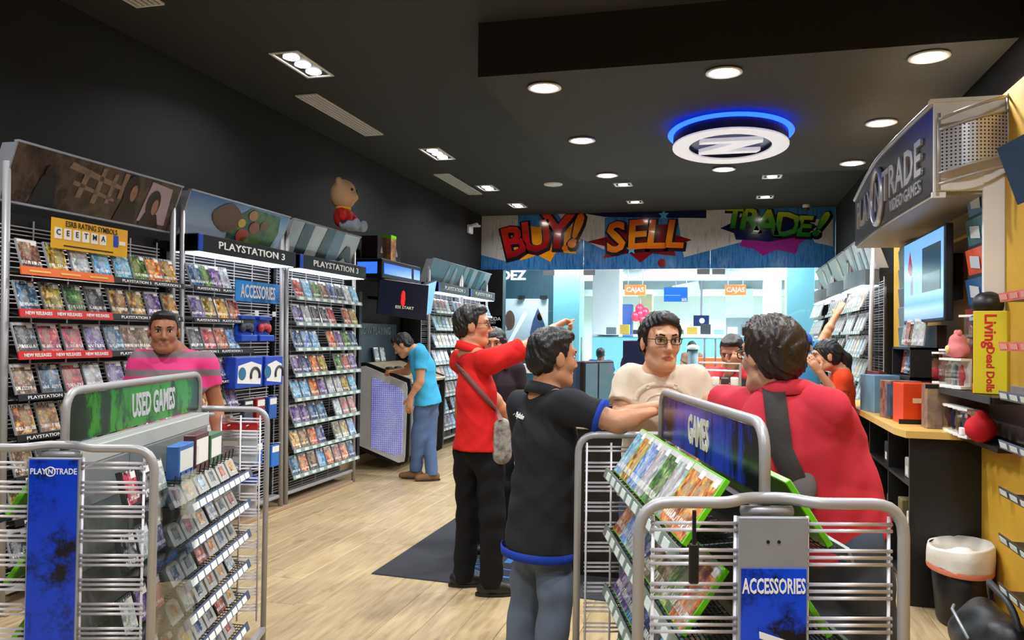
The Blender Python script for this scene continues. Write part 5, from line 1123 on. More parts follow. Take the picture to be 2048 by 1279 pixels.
# ------------------------------------------------------------------ centre counters
cc = thing('cash_counter', 'black cash counter with pale top holding the two monitors', 'counter', (-.78, 5.35, 0))
MB().box(-.42, .55, -.32, .5, .0, .93).build('cabinet', M_blk2, cc); MB().box(-.47, .6, -.37, .55, .93, .97, 0, .006).build('counter_top', mat('pale_laminate', (206, 200, 190), .4), cc)
c2 = thing('service_counter', 'higher maple-topped service counter behind the cream-shirted man', 'counter', (.12, 5.05, 0))
MB().box(-.28, .26, -.1, .15, 0, 1.10).build('cabinet', M_blk2, c2); MB().box(-.32, .30, -.14, .19, 1.10, 1.14, 0, .006).build('counter_top', M_maple, c2)
c3 = thing('side_table', 'low maple table top beside the man in the red polo', 'table', (.62, 3.35, 0))
MB().prism([(-.22, -.36), (-.10, -.36), (-.06, -.30), (-.06, .45), (-.22, .45)], (0, 0, .89), (1, 0, 0), (0, 1, 0), .035).build('table_top', M_maple, c3)
for x in (-.18, -.10):
    for y in (-.30, .38): MB().box(x-.02, x+.02, y-.02, y+.02, 0, .89).build('leg', M_black, c3)
for j, (px, py, w, lb, rz, Y) in enumerate(((1140, 755, .40, 'large grey desktop monitor turned away on the cash counter', R(28), 5.25), (1194, 752, .33, 'slim monitor with pale screen on the cash counter', R(62), 5.35))):
    p = at(px, 790, Y); t = thing('desktop_monitor', lb, 'monitor', (p.x, p.y, .97), rz, 'monitors on the cash counter')
    MB().box(-.1, .1, -.08, .08, 0, .015, 0, .005).build('base', M_black, t); MB().box(-.025, .025, 0, .03, .01, .16).build('neck', M_black, t)
    MB().box(-w/2, w/2, -.02, .025, .07, .38, 0, .008).build('housing', M_black, t); MB().box(-w/2+.012, w/2-.012, -.023, -.02, .085, .365).build('screen', screen_mat('monitor_%d' % j, (60, 74, 100) if j == 0 else (120, 160, 170), .55), t)
p = at(1268, 716, 6.6); t = thing('desktop_monitor', 'dark blue flat monitor behind the cream-shirted man', 'monitor', (p.x, p.y, 1.17), 0, 'monitors on the cash counter'); MB().box(-.09, .12, -.02, .02, .08, .32, 0, .006).build('housing', mat('navy_screen', (20, 30, 56), .3), t); MB().box(-.03, .03, -.01, .02, 0, .09).build('neck', M_black, t)
b_st = thing('monitor_ledge', 'dark desk holding the rear monitor behind the cream-shirted man', 'desk', (p.x, p.y+.1, 0)); MB().box(-.5, .5, -.25, .25, 1.13, 1.17).build('desk_top', M_black, b_st); MB().box(-.45, .45, -.2, .2, 0, 1.13).build('cabinet', M_blk2, b_st)
kb = thing('keyboard', 'black keyboard on the cash counter beside the monitors', 'keyboard', (-.55, 5.1, .97), R(10)); MB().box(-.17, .17, -.06, .06, 0, .02, 0, .004).build('body', M_black, kb)
km = MB().box(-.009, .009, -.008, .008, .02, .026, 0, .002).mesh('key', M_dgrey)
for r_ in range(4):
    for q in range(14): link('key', km, kb, (-.152+.0234*q, -.04+.026*r_, 0))
for j, (x, y, c, lb) in enumerate(((-.42, 5.3, (40, 60, 140), 'blue and white controller'), (-.33, 5.2, (220, 220, 220), 'white controller'), (-.6, 5.3, (30, 30, 34), 'black controller'), (-.27, 5.35, (26, 26, 28), 'black game pad'))):
    t = thing('game_controller', lb+' lying among cables on the cash counter', 'controller', (x, y, .972), random.random()*3); g = MB(); g.ball((0, 0, .025), .05, .035, .022); g.ball((-.05, -.02, .02), .025, .04, .02); g.ball((.05, -.02, .02), .025, .04, .02); g.build('shell', mat('ctrl_%d' % j, c, .4), t, True)
    b = MB(); b.tube([(.0, .03, .02)]+[(.05*math.sin(k_*1.1+j), .05+.03*k_, .008) for k_ in range(1, 6)], .004, 6); b.build('cable', M_black, t, True)
# wire stand with white packs behind the cream shirt
ws = thing('wire_stand', 'small wire stand of striped packets behind the cream-shirted man', 'stand', (-.03, 5.47, 0))
b = MB()
for x in (-.13, .13):
    for y in (-.1, .1): b.cyl((x, y, 0), (x, y, 1.35), .008, 6)
b.build('uprights', M_silver, ws)
for z in (1.02, 1.16, 1.3):
    b = MB()
    for q in range(5): b.cyl((-.13, -.1+.05*q, z), (.13, -.1+.05*q, z), .004, 5)
    for q in range(5): b.cyl((-.13+.065*q, -.1, z), (-.13+.065*q, .1, z), .004, 5)
    b.tube([(-.13, -.1, z+.05), (.13, -.1, z+.05), (.13, .1, z+.05), (-.13, .1, z+.05), (-.13, -.1, z+.05)], .005, 6); b.build('basket', M_silver, ws)
for z in (1.02, 1.16):
    for q in range(4): MB().box(-.11+.06*q, -.06+.06*q, -.08, .08, z+.005, z+.095, 0, .004).build('packet', M_paper if q % 2 else M_dgrey, ws)
# low shelf by the glass front with small goods
ls = thing('goods_shelf', 'low white shelf of small colourful goods near the glass front', 'shelf', (-2.55, 10.6, 0))
for z in (.45, .75, 1.02): MB().box(-.45, .45, -.15, .15, z, z+.025, 0, .004).build('shelf_board', M_white, ls)
for x in (-.44, .44): MB().box(x-.015, x+.015, -.15, .15, 0, 1.05).build('side', M_lgrey, ls)
for j in range(10):
    c = [(200, 60, 60), (230, 160, 50), (240, 240, 240), (90, 60, 40), (200, 180, 60)][j % 5]
    t = thing('small_packet', '%s small packet, %s along the %s board of the low white shelf' % (['red', 'amber', 'white', 'brown', 'yellow'][j % 5], ORD[j % 5], ['top', 'middle'][j//5]), 'packet', (-2.9+.16*(j % 5), 10.55, [1.045, .775][j//5]), group='packets on the low white shelf'); MB().box(-.06, .06, -.05, .05, 0, .1, 0, .01).build('packet', mat('smallpk_%d' % (j % 5), c, .5), t)
t = thing('blue_carton', 'bright blue carton standing on the low white shelf', 'box', (-2.45, 10.65, 1.045)); MB().box(-.1, .1, -.05, .05, .12, .3, 0, .004).build('carton', mat('azure_box', (50, 120, 200), .4), t); MB().box(-.09, .09, -.05, .05, 0, .12).build('pedestal', M_lgrey, t)
ex = thing('exit_sign', 'red SALIDA EXIT sign on the left glass panel', 'sign', (-3.85, 13.2, 1.66)); MB().box(-.155, .155, 0, .01, 0, .21, 0, .003).build('plate', M_red, ex)
text('SALIDA', .085, (0, -.002, .15), (1, 0, 0), UPZ, M_wtext, ex, ext=.001, bold=.015); text('EXIT', .055, (0, -.002, .085), (1, 0, 0), UPZ, M_wtext, ex, ext=.001)

# ------------------------------------------------------------------ mall beyond the glass
M_tile = mat('pale_mall_tile', (206, 206, 204), .25, var=.05)
M_cyan = mat('pale_cyan_panel', (150, 222, 240), .35, var=.03)
M_mint = mat('pale_mint_wall', (222, 236, 230), .6, var=.03)
M_mgrey = mat('mall_grey', (120, 136, 142), .5)
M_teal = mat('dark_teal_wall', (34, 70, 84), .5)
struct(MB().box(-9, 8, 13.4, 26, -.2, -.001).build('floor_mall', M_tile), 'pale tiled floor of the mall outside')
struct(MB().box(-9, 8, 13.45, 26, 3.4, 3.5).build('ceiling_mall', mat('mall_ceiling_white', (206, 214, 216), .8)), 'pale ceiling of the mall and shop opposite')
struct(MB().box(-9, 8, 25.9, 26, 0, 3.4).build('wall_mall', M_mint), 'back wall of the shop opposite')
struct(MB().box(-9, -8.9, 13.45, 26, 0, 3.4).build('wall_mall_left', M_mint)); struct(MB().box(7.9, 8, 13.45, 26, 0, 3.4).build('wall_mall_right', M_mint))
struct(MB().box(-9, XL-.15, 13.3, 13.42, 0, 3.4).build('wall_front_left', M_wall)); struct(MB().box(XR+.15, 8, 13.3, 13.42, 0, 3.4).build('wall_front_right', M_wall))
def mbox(name, lb, cat, px0, px1, py0, py1, Y, d, m, z0=None, struct_=False):
    a, b = at(px0, py0, Y), at(px1, py1, Y)
    o = MB().box(a.x, b.x, 0, d, (b.z if z0 is None else z0), a.z, 0, .004).build(name, m, None, loc=(0, Y, 0))
    if struct_: return struct(o, lb)
    return tag(o, lb, cat)
mbox('pilaster', 'pale cyan pillar right of the glass front', 'pillar', 1574, 1628, 482, 800, 15.2, .5, M_cyan, 0)
mbox('pilaster', 'pale cyan pillar seen left of the glass door', 'pillar', 1108, 1157, 482, 800, 15.2, .5, M_cyan, 0)
mbox('teal_shopfront', 'dark teal shop wall with glowing letters left of the door', 'shop front', 940, 1107, 480, 800, 16.6, .2, M_teal, 0)
dz = at(1026, 551, 16.58); o = text('DEZ', .28, dz, (1, 0, 0), UPZ, screen_mat('white_neon', (240, 245, 255), 2.2), None, 'shop_lettering', ext=.03, bold=.02, sx=1.05); tag(o, 'glowing white DEZ letters on the dark teal shop wall', 'lettering')
pb = thing('fashion_poster', 'grey photo billboard with dark rounded shapes on the teal shop wall', 'poster', (0, 16.55, 0)); a, b = at(1008, 597, 16.55), at(1095, 692, 16.55)
MB().box(a.x, b.x, 0, .05, b.z, a.z).build('board', gradient_mat('billboard_grey', [(0, (150, 160, 172)), (.6, (190, 196, 204)), (1, (212, 216, 220))], 2, .4), pb)
def pshape(pts, m): MB().prism([(at(*p, 16.55).x, at(*p, 16.55).z) for p in pts], (0, -.003, 0), (1, 0, 0), (0, 0, 1), .003).build('printed_shape', m, pb)
pshape([(1012, 690), (1020, 690), (1056, 625), (1048, 622)], M_white)
pshape([(1012, 660)]+[(1020+10*math.cos(t), 640+20*math.sin(t)) for t in [math.pi/2-2*math.pi*i/12 for i in range(12)]], mat('printed_brown', (90, 66, 60), .5, var=.4, vscale=6))
pshape([(1064, 690), (1088, 690), (1090, 650), (1076, 615), (1066, 640), (1060, 665)][::1], mat('printed_navy', (50, 66, 100), .5, var=.5, vscale=6))
pshape([(1080+6*math.cos(t), 633+8*math.sin(t)) for t in [-2*math.pi*i/12 for i in range(12)]], mat('printed_skin', (210, 170, 140), .5))
for px in (1036, 1081): 
    p = at(px, 597, 16.2); l = MB(); l.box(p.x-.06, p.x+.06, -.15, .0, p.z, p.z+.08); l.build('clip_lamp', M_black, pb)
lw = mbox('shop_counter', 'long pale cyan glass-fronted counter of the shop opposite', 'counter', 1184, 1640, 672, 900, 18.0, .6, M_cyan, 0)
mbox('counter_ledge', 'bright white ledge running along the cyan counter', 'ledge', 1186, 1600, 668, 674, 17.9, .8, M_white)
mbox('shop_column', 'broad white column at the left of the shop opposite', 'column', 1186, 1238, 500, 670, 18.65, .6, M_white, 0)
mbox('wall_panel', 'white wall panel with grey lower half in the shop opposite', 'panel', 1452, 1506, 577, 635, 22.5, .2, M_mint, 0)
mbox('wall_panel', 'grey low partition in the shop opposite', 'panel', 1452, 1506, 635, 680, 22.4, .2, M_mgrey, 0)
mbox('shop_column', 'white column with notice beside the right cyan pillar', 'column', 1527, 1562, 549, 680, 20.5, .4, M_white, 0)
mbox('notice', 'pale notice sheet on the white column of the shop opposite', 'notice', 1530, 1558, 585, 615, 20.455, .05, mat('notice_cream', (226, 222, 204), .7, var=.1, vscale=20))
mbox('blue_cabinet', 'tall blue cabinet inside the shop opposite', 'cabinet', 1241, 1263, 608, 670, 21.5, .4, mat('cabinet_blue', (36, 70, 140), .4), 0)
mbox('grey_shelving', 'low grey shelving beside the white column opposite', 'shelving', 1194, 1226, 620, 669, 19.2, .3, mat('shelving_grey', (104, 124, 132), .5, var=.5, vscale=10), 0)
mbox('beige_booth', 'beige booth with slatted top in the shop opposite', 'booth', 1276, 1304, 588, 640, 22.8, .4, mat('booth_beige', (206, 200, 160), .6, var=.2, vscale=6), 0)
bl = thing('balloon_bunch', 'cluster of red balloons hanging in the shop opposite', 'balloons', tuple(at(1281, 640, 21.3)))
MB().cyl((0, 0, .3), (0, 0, 3.4-bl.location.z), .006, 5).build('string', M_lgrey, bl)
for dx, dz_ in ((-.12, .1), (.08, .0), (-.02, .3), (.12, .2), (0, .15)): MB().ball((dx, 0, dz_), .12, .12, .14).build('balloon', mat('balloon_red', (220, 40, 70), .3), bl, True)
for j, (px, lb) in enumerate(((1270, 'left orange hanging CAJAS sign in the shop opposite'), (1471, 'right orange hanging CAJAS sign in the shop opposite'))):
    a, b = at(px-21, 569, 18.9), at(px+21, 590, 18.9); t = thing('cashier_sign', lb, 'sign', ((a.x+b.x)/2, 18.9, b.z), group='orange cashier signs'); w_ = (b.x-a.x)/2; h_ = a.z-b.z
    MB().box(-w_, w_, 0, .12, 0, h_, 0, .01).build('box', mat('orange_lightbox', (246, 140, 70), .5, emit=(246, 140, 70), estr=.25), t); text('CAJAS', h_*.62, (0, -.005, h_/2), (1, 0, 0), UPZ, M_wtext, t, ext=.003, bold=.03)
    for x in (-w_*.7, w_*.7): MB().cyl((x, .06, h_), (x, .06, 3.4-b.z), .01, 6).build('hanger', M_lgrey, t)
a, b = at(1328, 574, 18.6), at(1375, 603, 18.6); t = thing('card_banner', 'blue hanging bank card banner in the shop opposite', 'banner', ((a.x+b.x)/2, 18.6, b.z)); w_ = (b.x-a.x)/2; h_ = a.z-b.z
MB().box(-w_, w_, 0, .02, 0, h_).build('card', mat('card_blue', (40, 110, 210), .3, var=.1), t); MB().box(.5*w_, .95*w_, -.004, 0, .05*h_, .25*h_).build('emblem', M_white, t); MB().box(-.9*w_, .4*w_, -.004, 0, .42*h_, .46*h_).build('printed_line', mat('card_line', (150, 190, 235), .4), t)
text('VISA', .08, (.72*w_, -.006, .15*h_), (1, 0, 0), UPZ, M_blueb, t, ext=.001); MB().cyl((0, .01, h_), (0, .01, 3.4-b.z), .008, 6).build('hanger', M_lgrey, t)
t = thing('card_banner', 'white tilted hanging card banner behind the blue one', 'banner', tuple(at(1373, 580, 19.3))); MB().obox((0, 0, 0), (.30, 0, .06), (0, .01, 0), (-.03, 0, .16)).build('card', mat('card_white', (206, 220, 232), .3, var=.1), t); MB().cyl((0, 0, .1), (0, 0, 3.4-t.location.z), .008, 6).build('hanger', M_lgrey, t)
a, b = at(1387, 630, 22.5), at(1418, 652, 22.5); t = thing('shop_television', 'small television with a white glow on the far shop wall', 'television', ((a.x+b.x)/2, 22.5, b.z)); w_ = (b.x-a.x)/2; h_ = a.z-b.z
MB().box(-w_, w_, 0, .08, 0, h_, 0, .01).build('housing', M_black, t); MB().box(-w_*.93, w_*.93, -.01, 0, h_*.06, h_*.94).build('screen', screen_mat('deep_blue_screen', (30, 60, 130), .9), t); MB().ball((.1*w_, -.012, h_*.5), w_*.35, .006, h_*.25).build('screen_glow', screen_mat('white_burst', (230, 240, 255), 1.6), t, True)
MB().cyl((0, .05, h_), (0, .05, 3.4-b.z), .03, 8).build('bracket', M_lgrey, t)
for j, (px, py, Y, lb) in enumerate(((1328, 549, 18.6, 'long fluorescent ceiling lamp of the shop opposite, left one'), (1492, 550, 19.5, 'fluorescent ceiling lamp of the shop opposite, right one'))):
    p = at(px, py, Y); t = thing('fluorescent_lamp', lb, 'ceiling light', (p.x, p.y, 3.398), group='fluorescent lamps opposite'); MB().box(-.28, .28, -.9, .9, -.06, 0, 0, .01).build('housing', M_white, t)
    for x in (-.14, .14): MB().cyl((x, -.85, -.075), (x, .85, -.075), .03, 8).build('tube', MATS['lamp_glow'], t, True)
for j, (y, z) in enumerate(((20.6, 3.0), (22.6, 2.9), (24.4, 2.8))): struct(MB().box(-7, 6, y, y+.25, z, 3.4).build('beam', mat('beam_grey', (150, 164, 166), .7)), 'grey ceiling beam in the shop opposite')
for j in range(14):
    p = at(1195+27*j, 668, 18.05); t = thing('counter_goods', '%s goods on the cyan counter opposite, %s from left' % (['white', 'grey', 'amber', 'dark', 'pale blue'][j % 5], (ORD+['thirteenth', 'fourteenth'])[j]), 'goods', (p.x, 18.1, p.z), group='goods on the cyan counter'); MB().box(-.11, .11, -.06, .06, 0, .10+.06*((j*7) % 3), 0, .008).build('carton', mat('cgoods_%d' % (j % 5), [(226, 230, 232), (120, 130, 136), (220, 180, 70), (60, 66, 74), (160, 200, 220)][j % 5], .5), t)
b = mbox('orange_seat_row', 'row of orange seats seen through the door', 'seating', 1395, 1460, 715, 745, 15.9, .4, mat('orange_seat', (240, 100, 40), .5), 0)
po_ = thing('queue_post', 'white-topped grey post standing outside the glass door', 'post', tuple(Vector((at(1386, 700, 14.6).x, 14.6, 0)))); MB().cyl((0, 0, 0), (0, 0, 1.33), .09, 16).build('shaft', M_mgrey, po_, True); MB().lathe([(.001, 1.42), (.08, 1.40), (.12, 1.36), (.12, 1.33)], n=18).build('cap', M_white, po_, True)
rl = thing('hand_rail', 'silver hand rail with navy panel outside the glass', 'rail', (-2.2, 14.2, 0)); MB().cyl((-.55, 0, .86), (.9, 0, .86), .04, 10).build('rail', M_silver, rl, True); MB().box(-.55, .9, -.02, .02, .55, .8).build('panel', mat('navy_panel', (30, 50, 110), .5), rl)
for x in (-.5, .85): MB().cyl((x, 0, 0), (x, 0, .86), .025, 8).build('post', M_silver, rl, True)

# ------------------------------------------------------------------ people
from mathutils.bvhtree import BVHTree
def skin_mat(name, rgb):
    m = mat(name, rgb, .5, var=.08, vscale=18, bumpy=.04, bscale=150); b = m.node_tree.nodes['Principled BSDF']
    b.inputs['Subsurface Weight'].default_value = .08; b.inputs['Subsurface Radius'].default_value = (.02, .008, .004); return m
SK1, SK2, SK3 = skin_mat('skin_tan', (196, 140, 104)), skin_mat('skin_brown', (160, 104, 74)), skin_mat('skin_light', (212, 160, 126))
LIP = mat('lip', (164, 96, 82), .5)
HAIR = mat('black_hair', (20, 17, 16), .45, var=.4, vscale=90, bumpy=.6, bscale=160, stretch=(1, 1, .3)); HAIRB = mat('dark_brown_hair', (44, 33, 27), .42, var=.5, vscale=60, bumpy=.6, bscale=140, stretch=(1, 1, .3))
EYEW, EYEB, BROW = mat('eye_white', (225, 218, 210), .25), mat('eye_dark', (30, 18, 12), .15), mat('eyebrow', (26, 20, 18), .8)
def cloth(name, rgb, bumpy=.25): return mat(name, rgb, .85, var=.10, vscale=14, bumpy=bumpy, bscale=26, spec=.2)
JEAN = cloth('grey_denim', (96, 106, 122)); JEANB = cloth('blue_denim', (84, 104, 140)); BLKJ = cloth('black_denim', (24, 24, 28)); DARK = cloth('dark_trousers', (34, 36, 42))
SHOE, SHOEB, SOLE = mat('black_shoe', (20, 20, 22), .45), mat('brown_suede', (120, 84, 54), .8), mat('shoe_sole', (34, 30, 28), .7)
def V3(*a): return Vector(a)
def hand(S, w, d, n, right, pose='relax', k=1.):
    w, d, n = Vector(w), Vector(d).normalized(), Vector(n); n = (n-d*n.dot(d)).normalized(); sd = d.cross(n) if right else n.cross(d)
    S.cone(w-d*.01, .026*k, w+d*.05*k, .033*k, .015, .55, n); S.cone(w+d*.035*k, .034*k, w+d*.08*k, .036*k, .012, .5, n)
    for i, (o, ln) in enumerate(((.029, .95), (.010, 1.05), (-.010, 1.0), (-.028, .8))):
        b = w+d*.088*k+sd*o*k; curl = {'relax': .35, 'point': (.06 if i == 0 else 1.35), 'fist': 1.3, 'flat': .1}[pose]; a = curl*.6; p = b; r = .0095*k
        for j, L_ in enumerate((.042, .027, .022)):
            a = a if j == 0 else a+curl; q = p+(d*math.cos(a)+n*math.sin(a))*L_*ln*k; S.cone(p, r, q, r*.9, .005); p = q; r *= .92
    b = w+d*.025*k+sd*.026*k; q = b+(d*.6+sd*.75+n*.25).normalized()*.045*k; S.cone(b, .014*k, q, .0115*k, .01); S.cone(q, .0115*k, q+(d*.9+sd*.25+n*.35).normalized()*.032*k, .0095*k, .006)
def person(label, base, hd, s=1., ov=None, g=1., skin=SK1, shirt=None, trousers=DARK, shoes=SHOE, hair=HAIR, face=None, sleeve=.55, collar=False, hem=.06, hands=None, hairstyle='short', glasses=False, cuff=None, headk=1., up=None, detail=True, fold=.0055, coarse=.010, fine=.0042, hairpuff=0., hemw=1.):
    Fw = V3(math.cos(hd), math.sin(hd), 0); Rt = V3(math.sin(hd), -math.cos(hd), 0); B = Vector(base)
    def loc(x, y, z): return B+(Rt*x+Fw*y+V3(0, 0, z))*s
    J = {}
    for k_, p in dict(head=(0, .03, 1.57), neck=(0, -.012, 1.435), chest=(0, 0, 1.25), waist=(0, 0, 1.06), pelvis=(0, 0, .93)).items(): J[k_] = loc(*p)
    for sgn, c in ((1, 'R'), (-1, 'L')):
        for k_, p in dict(sh=(.178, -.015, 1.368), el=(.245, -.03, 1.10), wr=(.255, .06, .855), hip=(.085, 0, .89), kn=(.10, .02, .49), an=(.105, -.03, .085)).items(): J[k_+c] = loc(sgn*p[0], p[1], p[2])
    for k_, v in (ov or {}).items(): J[k_] = Vector(v)
    if ov and 'pelvis' in ov:
        for sgn, c in ((1, 'R'), (-1, 'L')):
            if 'hip'+c not in ov: J['hip'+c] = J['pelvis']+(Rt*.085*sgn-V3(0, 0, .045))*s; 
    t = thing('person', label, 'person', tuple(B)); O = tuple(B); g0 = g
    hf = Vector(face if face is not None else Fw).normalized(); hu = Vector(up or (0, 0, 1)); hx = hf.cross(hu).normalized(); hu = hx.cross(hf); hc = J['head']; K = headk*(.9+.1*s)
    Mh = np.array([[hx[i], hf[i], hu[i]] for i in range(3)])
    def hp(x, y, z): return hc+(hx*x+hf*y+hu*z)*K
    tf = Fw if not ov or 'fwd' not in ov else Vector(ov['fwd']).normalized()
    S = Sdf(); q = s
    # trunk and legs (inside the clothes), arms, neck, head: one surface
    S.cone(J['pelvis'], .126*g*q, J['waist'], .128*g*q, .04, .66, tf); S.cone(J['waist'], .132*g*q, J['chest'], .152*g*q, .04, .64, tf); S.cone(J['chest'], .14*g*q, J['neck'], .06*q, .04, .7, tf); S.cone(J['shL'], .050*q, J['shR'], .050*q, .04)
    for c in 'LR': S.cone(J['neck']-V3(0, 0, .02), .052*q, J['sh'+c], .046*q, .03)
    for c in 'LR':
        S.cone(J['sh'+c], .054*q*g**.5, J['el'+c], .043*q*g**.5, .025); m_ = J['el'+c].lerp(J['wr'+c], .3); S.cone(J['el'+c], .041*q*g**.4, m_, .043*q*g**.4, .02); S.cone(m_, .042*q*g**.4, J['wr'+c], .027*q, .02)
        S.cone(J['hip'+c], .068*q*g, J['kn'+c], .055*q*g**.5, .03); S.cone(J['kn'+c], .052*q*g**.5, J['an'+c], .038*q, .03)
    S.cone(J['neck']-(J['head']-J['neck'])*.1, .062*q*g**.4, hp(0, -.022, -.05), .054*K*g**.3, .025)
    S.ell(hp(0, -.015, .035), np.array((.077, .096, .086))*K, Mh, .02); S.ell(hp(0, .022, -.03), np.array((.059, .070, .080))*K, Mh, .03); S.ell(hp(0, .062, -.092), np.array((.028, .026, .024))*K, Mh, .025)
    for a in (-1, 1):
        S.ell(hp(a*.039, .055, -.022), np.array((.022, .026, .024))*K, Mh, .02); S.cone(hp(a*.045, .0, -.07), .022*K, hp(a*.02, .06, -.095), .02*K, .025)
        S.ell(hp(a*.079, -.008, -.005), np.array((.009, .022, .033))*K, Mh, .006)
    S.cone(hp(-.036, .079, .032), .013*K, hp(.036, .079, .032), .013*K, .015)
    for a in (-1, 1): S.ell(hp(a*.031, .103, .010), np.array((.017, .016, .012))*K, Mh, .012, True)
    S.cone(hp(0, .086, .018), .008*K, hp(0, .108, -.026), .0115*K, .012); S.ell(hp(.011, .098, -.032), np.array((.008, .010, .007))*K, Mh, .008); S.ell(hp(-.011, .098, -.032), np.array((.008, .010, .007))*K, Mh, .008)
    S.cone(hp(-.019, .084, -.060), .0065*K, hp(.019, .084, -.060), .0065*K, .008); S.cone(hp(-.014, .0845, -.0705), .0062*K, hp(.014, .0845, -.0705), .0062*K, .008)
    S.ell(hp(0, .100, -.0655), np.array((.022, .010, .0025))*K, Mh, .004, True)
    bx = [(np.array(hc)-.15*K, np.array(hc)+.15*K)] if detail else []
    for c in 'LR':
        hs = (hands or {}).get(c, {}); d = Vector(hs.get('d', J['wr'+c]-J['el'+c])).normalized(); n_ = Vector(hs.get('n', Rt*(-1 if c == 'R' else 1)+Fw*.2)); hand(S, J['wr'+c], d, n_, c == 'R', hs.get('pose', 'relax'), q)
        if detail and hs.get('fine'): cen = np.array(J['wr'+c]+d*.08); bx.append((cen-.11, cen+.11))
    Mi = np.linalg.inv(Mh)
    def lips(ctr):
        l = (ctr-np.array(hc)) @ Mh/K; return ((np.abs(l[:, 0])+np.abs(l[:, 2]+.0655)*1.6 < .0265) & (np.abs(l[:, 2]+.0655) < .010) & (l[:, 1] > .07)).astype(int)
    link('body', S.mesh('body', [skin, LIP], coarse, fine if detail else None, bx, origin=O, lips=lips), t)
    # shirt
    def folds(X, Y, Z): return fold*(.8*(1-np.abs(np.sin(16*Z+9*X-7*Y+1.6*np.sin(9*X+7*Z))))**3*np.sin(6*X+8*Y+5*Z+1)*-1.0+.7*(np.sin(31*(X*.6+Z)+4*np.sin(7*Y+3*Z))*np.sin(13*X-17*Y+9*Z)+.5*np.sin(55*X+23*Y-31*Z+3*np.sin(11*Z))))
    S = Sdf(); e = .016*q; hemp = J['pelvis']-(J['waist']-J['pelvis']).normalized()*(hem*q)
    S.cone(J['waist'], .136*g*q+e, hemp, (.166*g*q+e)*hemw, .03, .80, tf, True); S.cone(J['waist'], .134*g*q+e, J['chest'], .154*g*q+e, .04, .66, tf)
    S.cone(J['chest'], .142*g*q+e, J['neck'].lerp(J['chest'], .12), .068*q+e*.4, .04, .72, tf, True); S.cone(J['shL'], .048*q+e*.7, J['shR'], .048*q+e*.7, .045)
    for c in 'LR': S.cone(J['neck'].lerp(J['chest'], .22), .050*q+e*.6, J['sh'+c], .047*q+e*.7, .035)
    for c in 'LR':
        en = J['sh'+c].lerp(J['el'+c], sleeve) if sleeve <= 1 else J['el'+c]; S.cone(J['sh'+c], .056*q*g**.5+e*.7, en, .057*q*g**.5+e*.75, .035, end=sleeve <= 1)
        if sleeve > 1: S.cone(J['el'+c], .05*q+e*.7, J['wr'+c], .033*q+e*.5, .03, end=True)
    sh = link('shirt', S.mesh('shirt', shirt, coarse*.8, disp=folds, origin=O), t)
    if cuff:
        for c in 'LR':
            a, b = J['sh'+c].lerp(J['el'+c], sleeve-.07), J['sh'+c].lerp(J['el'+c], sleeve+.015); MB().cyl(a-B, b-B, .060*q*g**.5+e*.85, 24).build('cuff', cuff, t, True)
    if collar:
        ax = (J['head']-J['neck']).normalized(); ex = Rt.cross(ax).normalized(); c0 = J['neck']+V3(0, 0, .012)-B; cm = shirt if not isinstance(collar, bpy.types.Material) else collar
        b = MB(); n = 28; rings = []
        for (r_, h_) in ((.066, -.02), (.067, .022), (.074, .026), (.088, -.018), (.084, -.022)):
            for j in range(n):
                a = 2*math.pi*j/n; op = 1-.35*max(0, -math.sin(a))**6*0; fz = -.030*max(0, math.cos(a-math.pi/2*1))*0; v = c0+(Rt*math.cos(a)*r_*1.02+Fw*math.sin(a)*r_*1.05)*q*g**.3+V3(0, 0, h_-.022*math.sin(a)); rings.append(v)
        b.add(rings, [(i*n+j, i*n+(j+1) % n, (i+1)*n+(j+1) % n, (i+1)*n+j) for i in range(4) for j in range(n)]); b.build('collar', cm, t, True)
    # trousers
    S = Sdf(); e = .014*q
    S.cone(J['waist'].lerp(J['pelvis'], .7), .132*g*q, J['pelvis'], .146*g*q, .02, .68, tf); S.cone(J['hipL'], .074*g*q+e*.5, J['hipR'], .074*g*q+e*.5, .03)
    for c in 'LR': S.cone(J['hip'+c], .074*g*q+e*.6, J['hip'+c].lerp(J['kn'+c], .25), .073*g*q+e*.8, .02); S.cone(J['hip'+c].lerp(J['kn'+c], .25), .073*g*q+e*.8, J['kn'+c], .060*q*g**.4+e, .025); S.cone(J['kn'+c], .060*q*g**.4+e, J['an'+c]+(J['an'+c]-J['kn'+c]).normalized()*.02, .054*q+e*.8, .025, end=True)
    def tfold(X, Y, Z): return .0045*(np.sin(40*Z+6*np.sin(8*X+9*Y))*np.sin(11*X+15*Y+6*Z))
    link('trousers', S.mesh('trousers', trousers, coarse, disp=tfold, origin=O), t)
    # shoes
    for c in 'LR':
        a = J['an'+c]; fd = Vector((ov or {}).get('toe'+c, Fw)).normalized(); zf = B.z; h0 = V3(a.x, a.y, zf)-fd*.045*q; S = Sdf()
        S.cone(h0+V3(0, 0, .045), .042*q, h0+fd*.09*q+V3(0, 0, .045), .045*q, .02); S.cone(h0+fd*.09*q+V3(0, 0, .04), .044*q, h0+fd*.20*q+V3(0, 0, .03), .036*q, .02); S.cone(h0+fd*.02+V3(0, 0, .05), .043*q, a, .045*q, .02); S.cut((0, 0, zf+.008), (0, 0, -1))
        so_ = link('shoe', S.mesh('shoe', shoes, .011, origin=O), t); b = MB(); n = 20; out = []
        sd = V3(-fd.y, fd.x, 0)
        for j in range(n):
            a_ = 2*math.pi*j/n; w_ = .046+.004*math.cos(a_); p = h0+fd*(.078+.125*math.cos(a_))*q+sd*w_*math.sin(a_)*q-B; out.append((p.x, p.y))
        b.prism(out, (0, 0, 0), (1, 0, 0), (0, 1, 0), .018, 0, .001); b.build('sole', SOLE, so_)
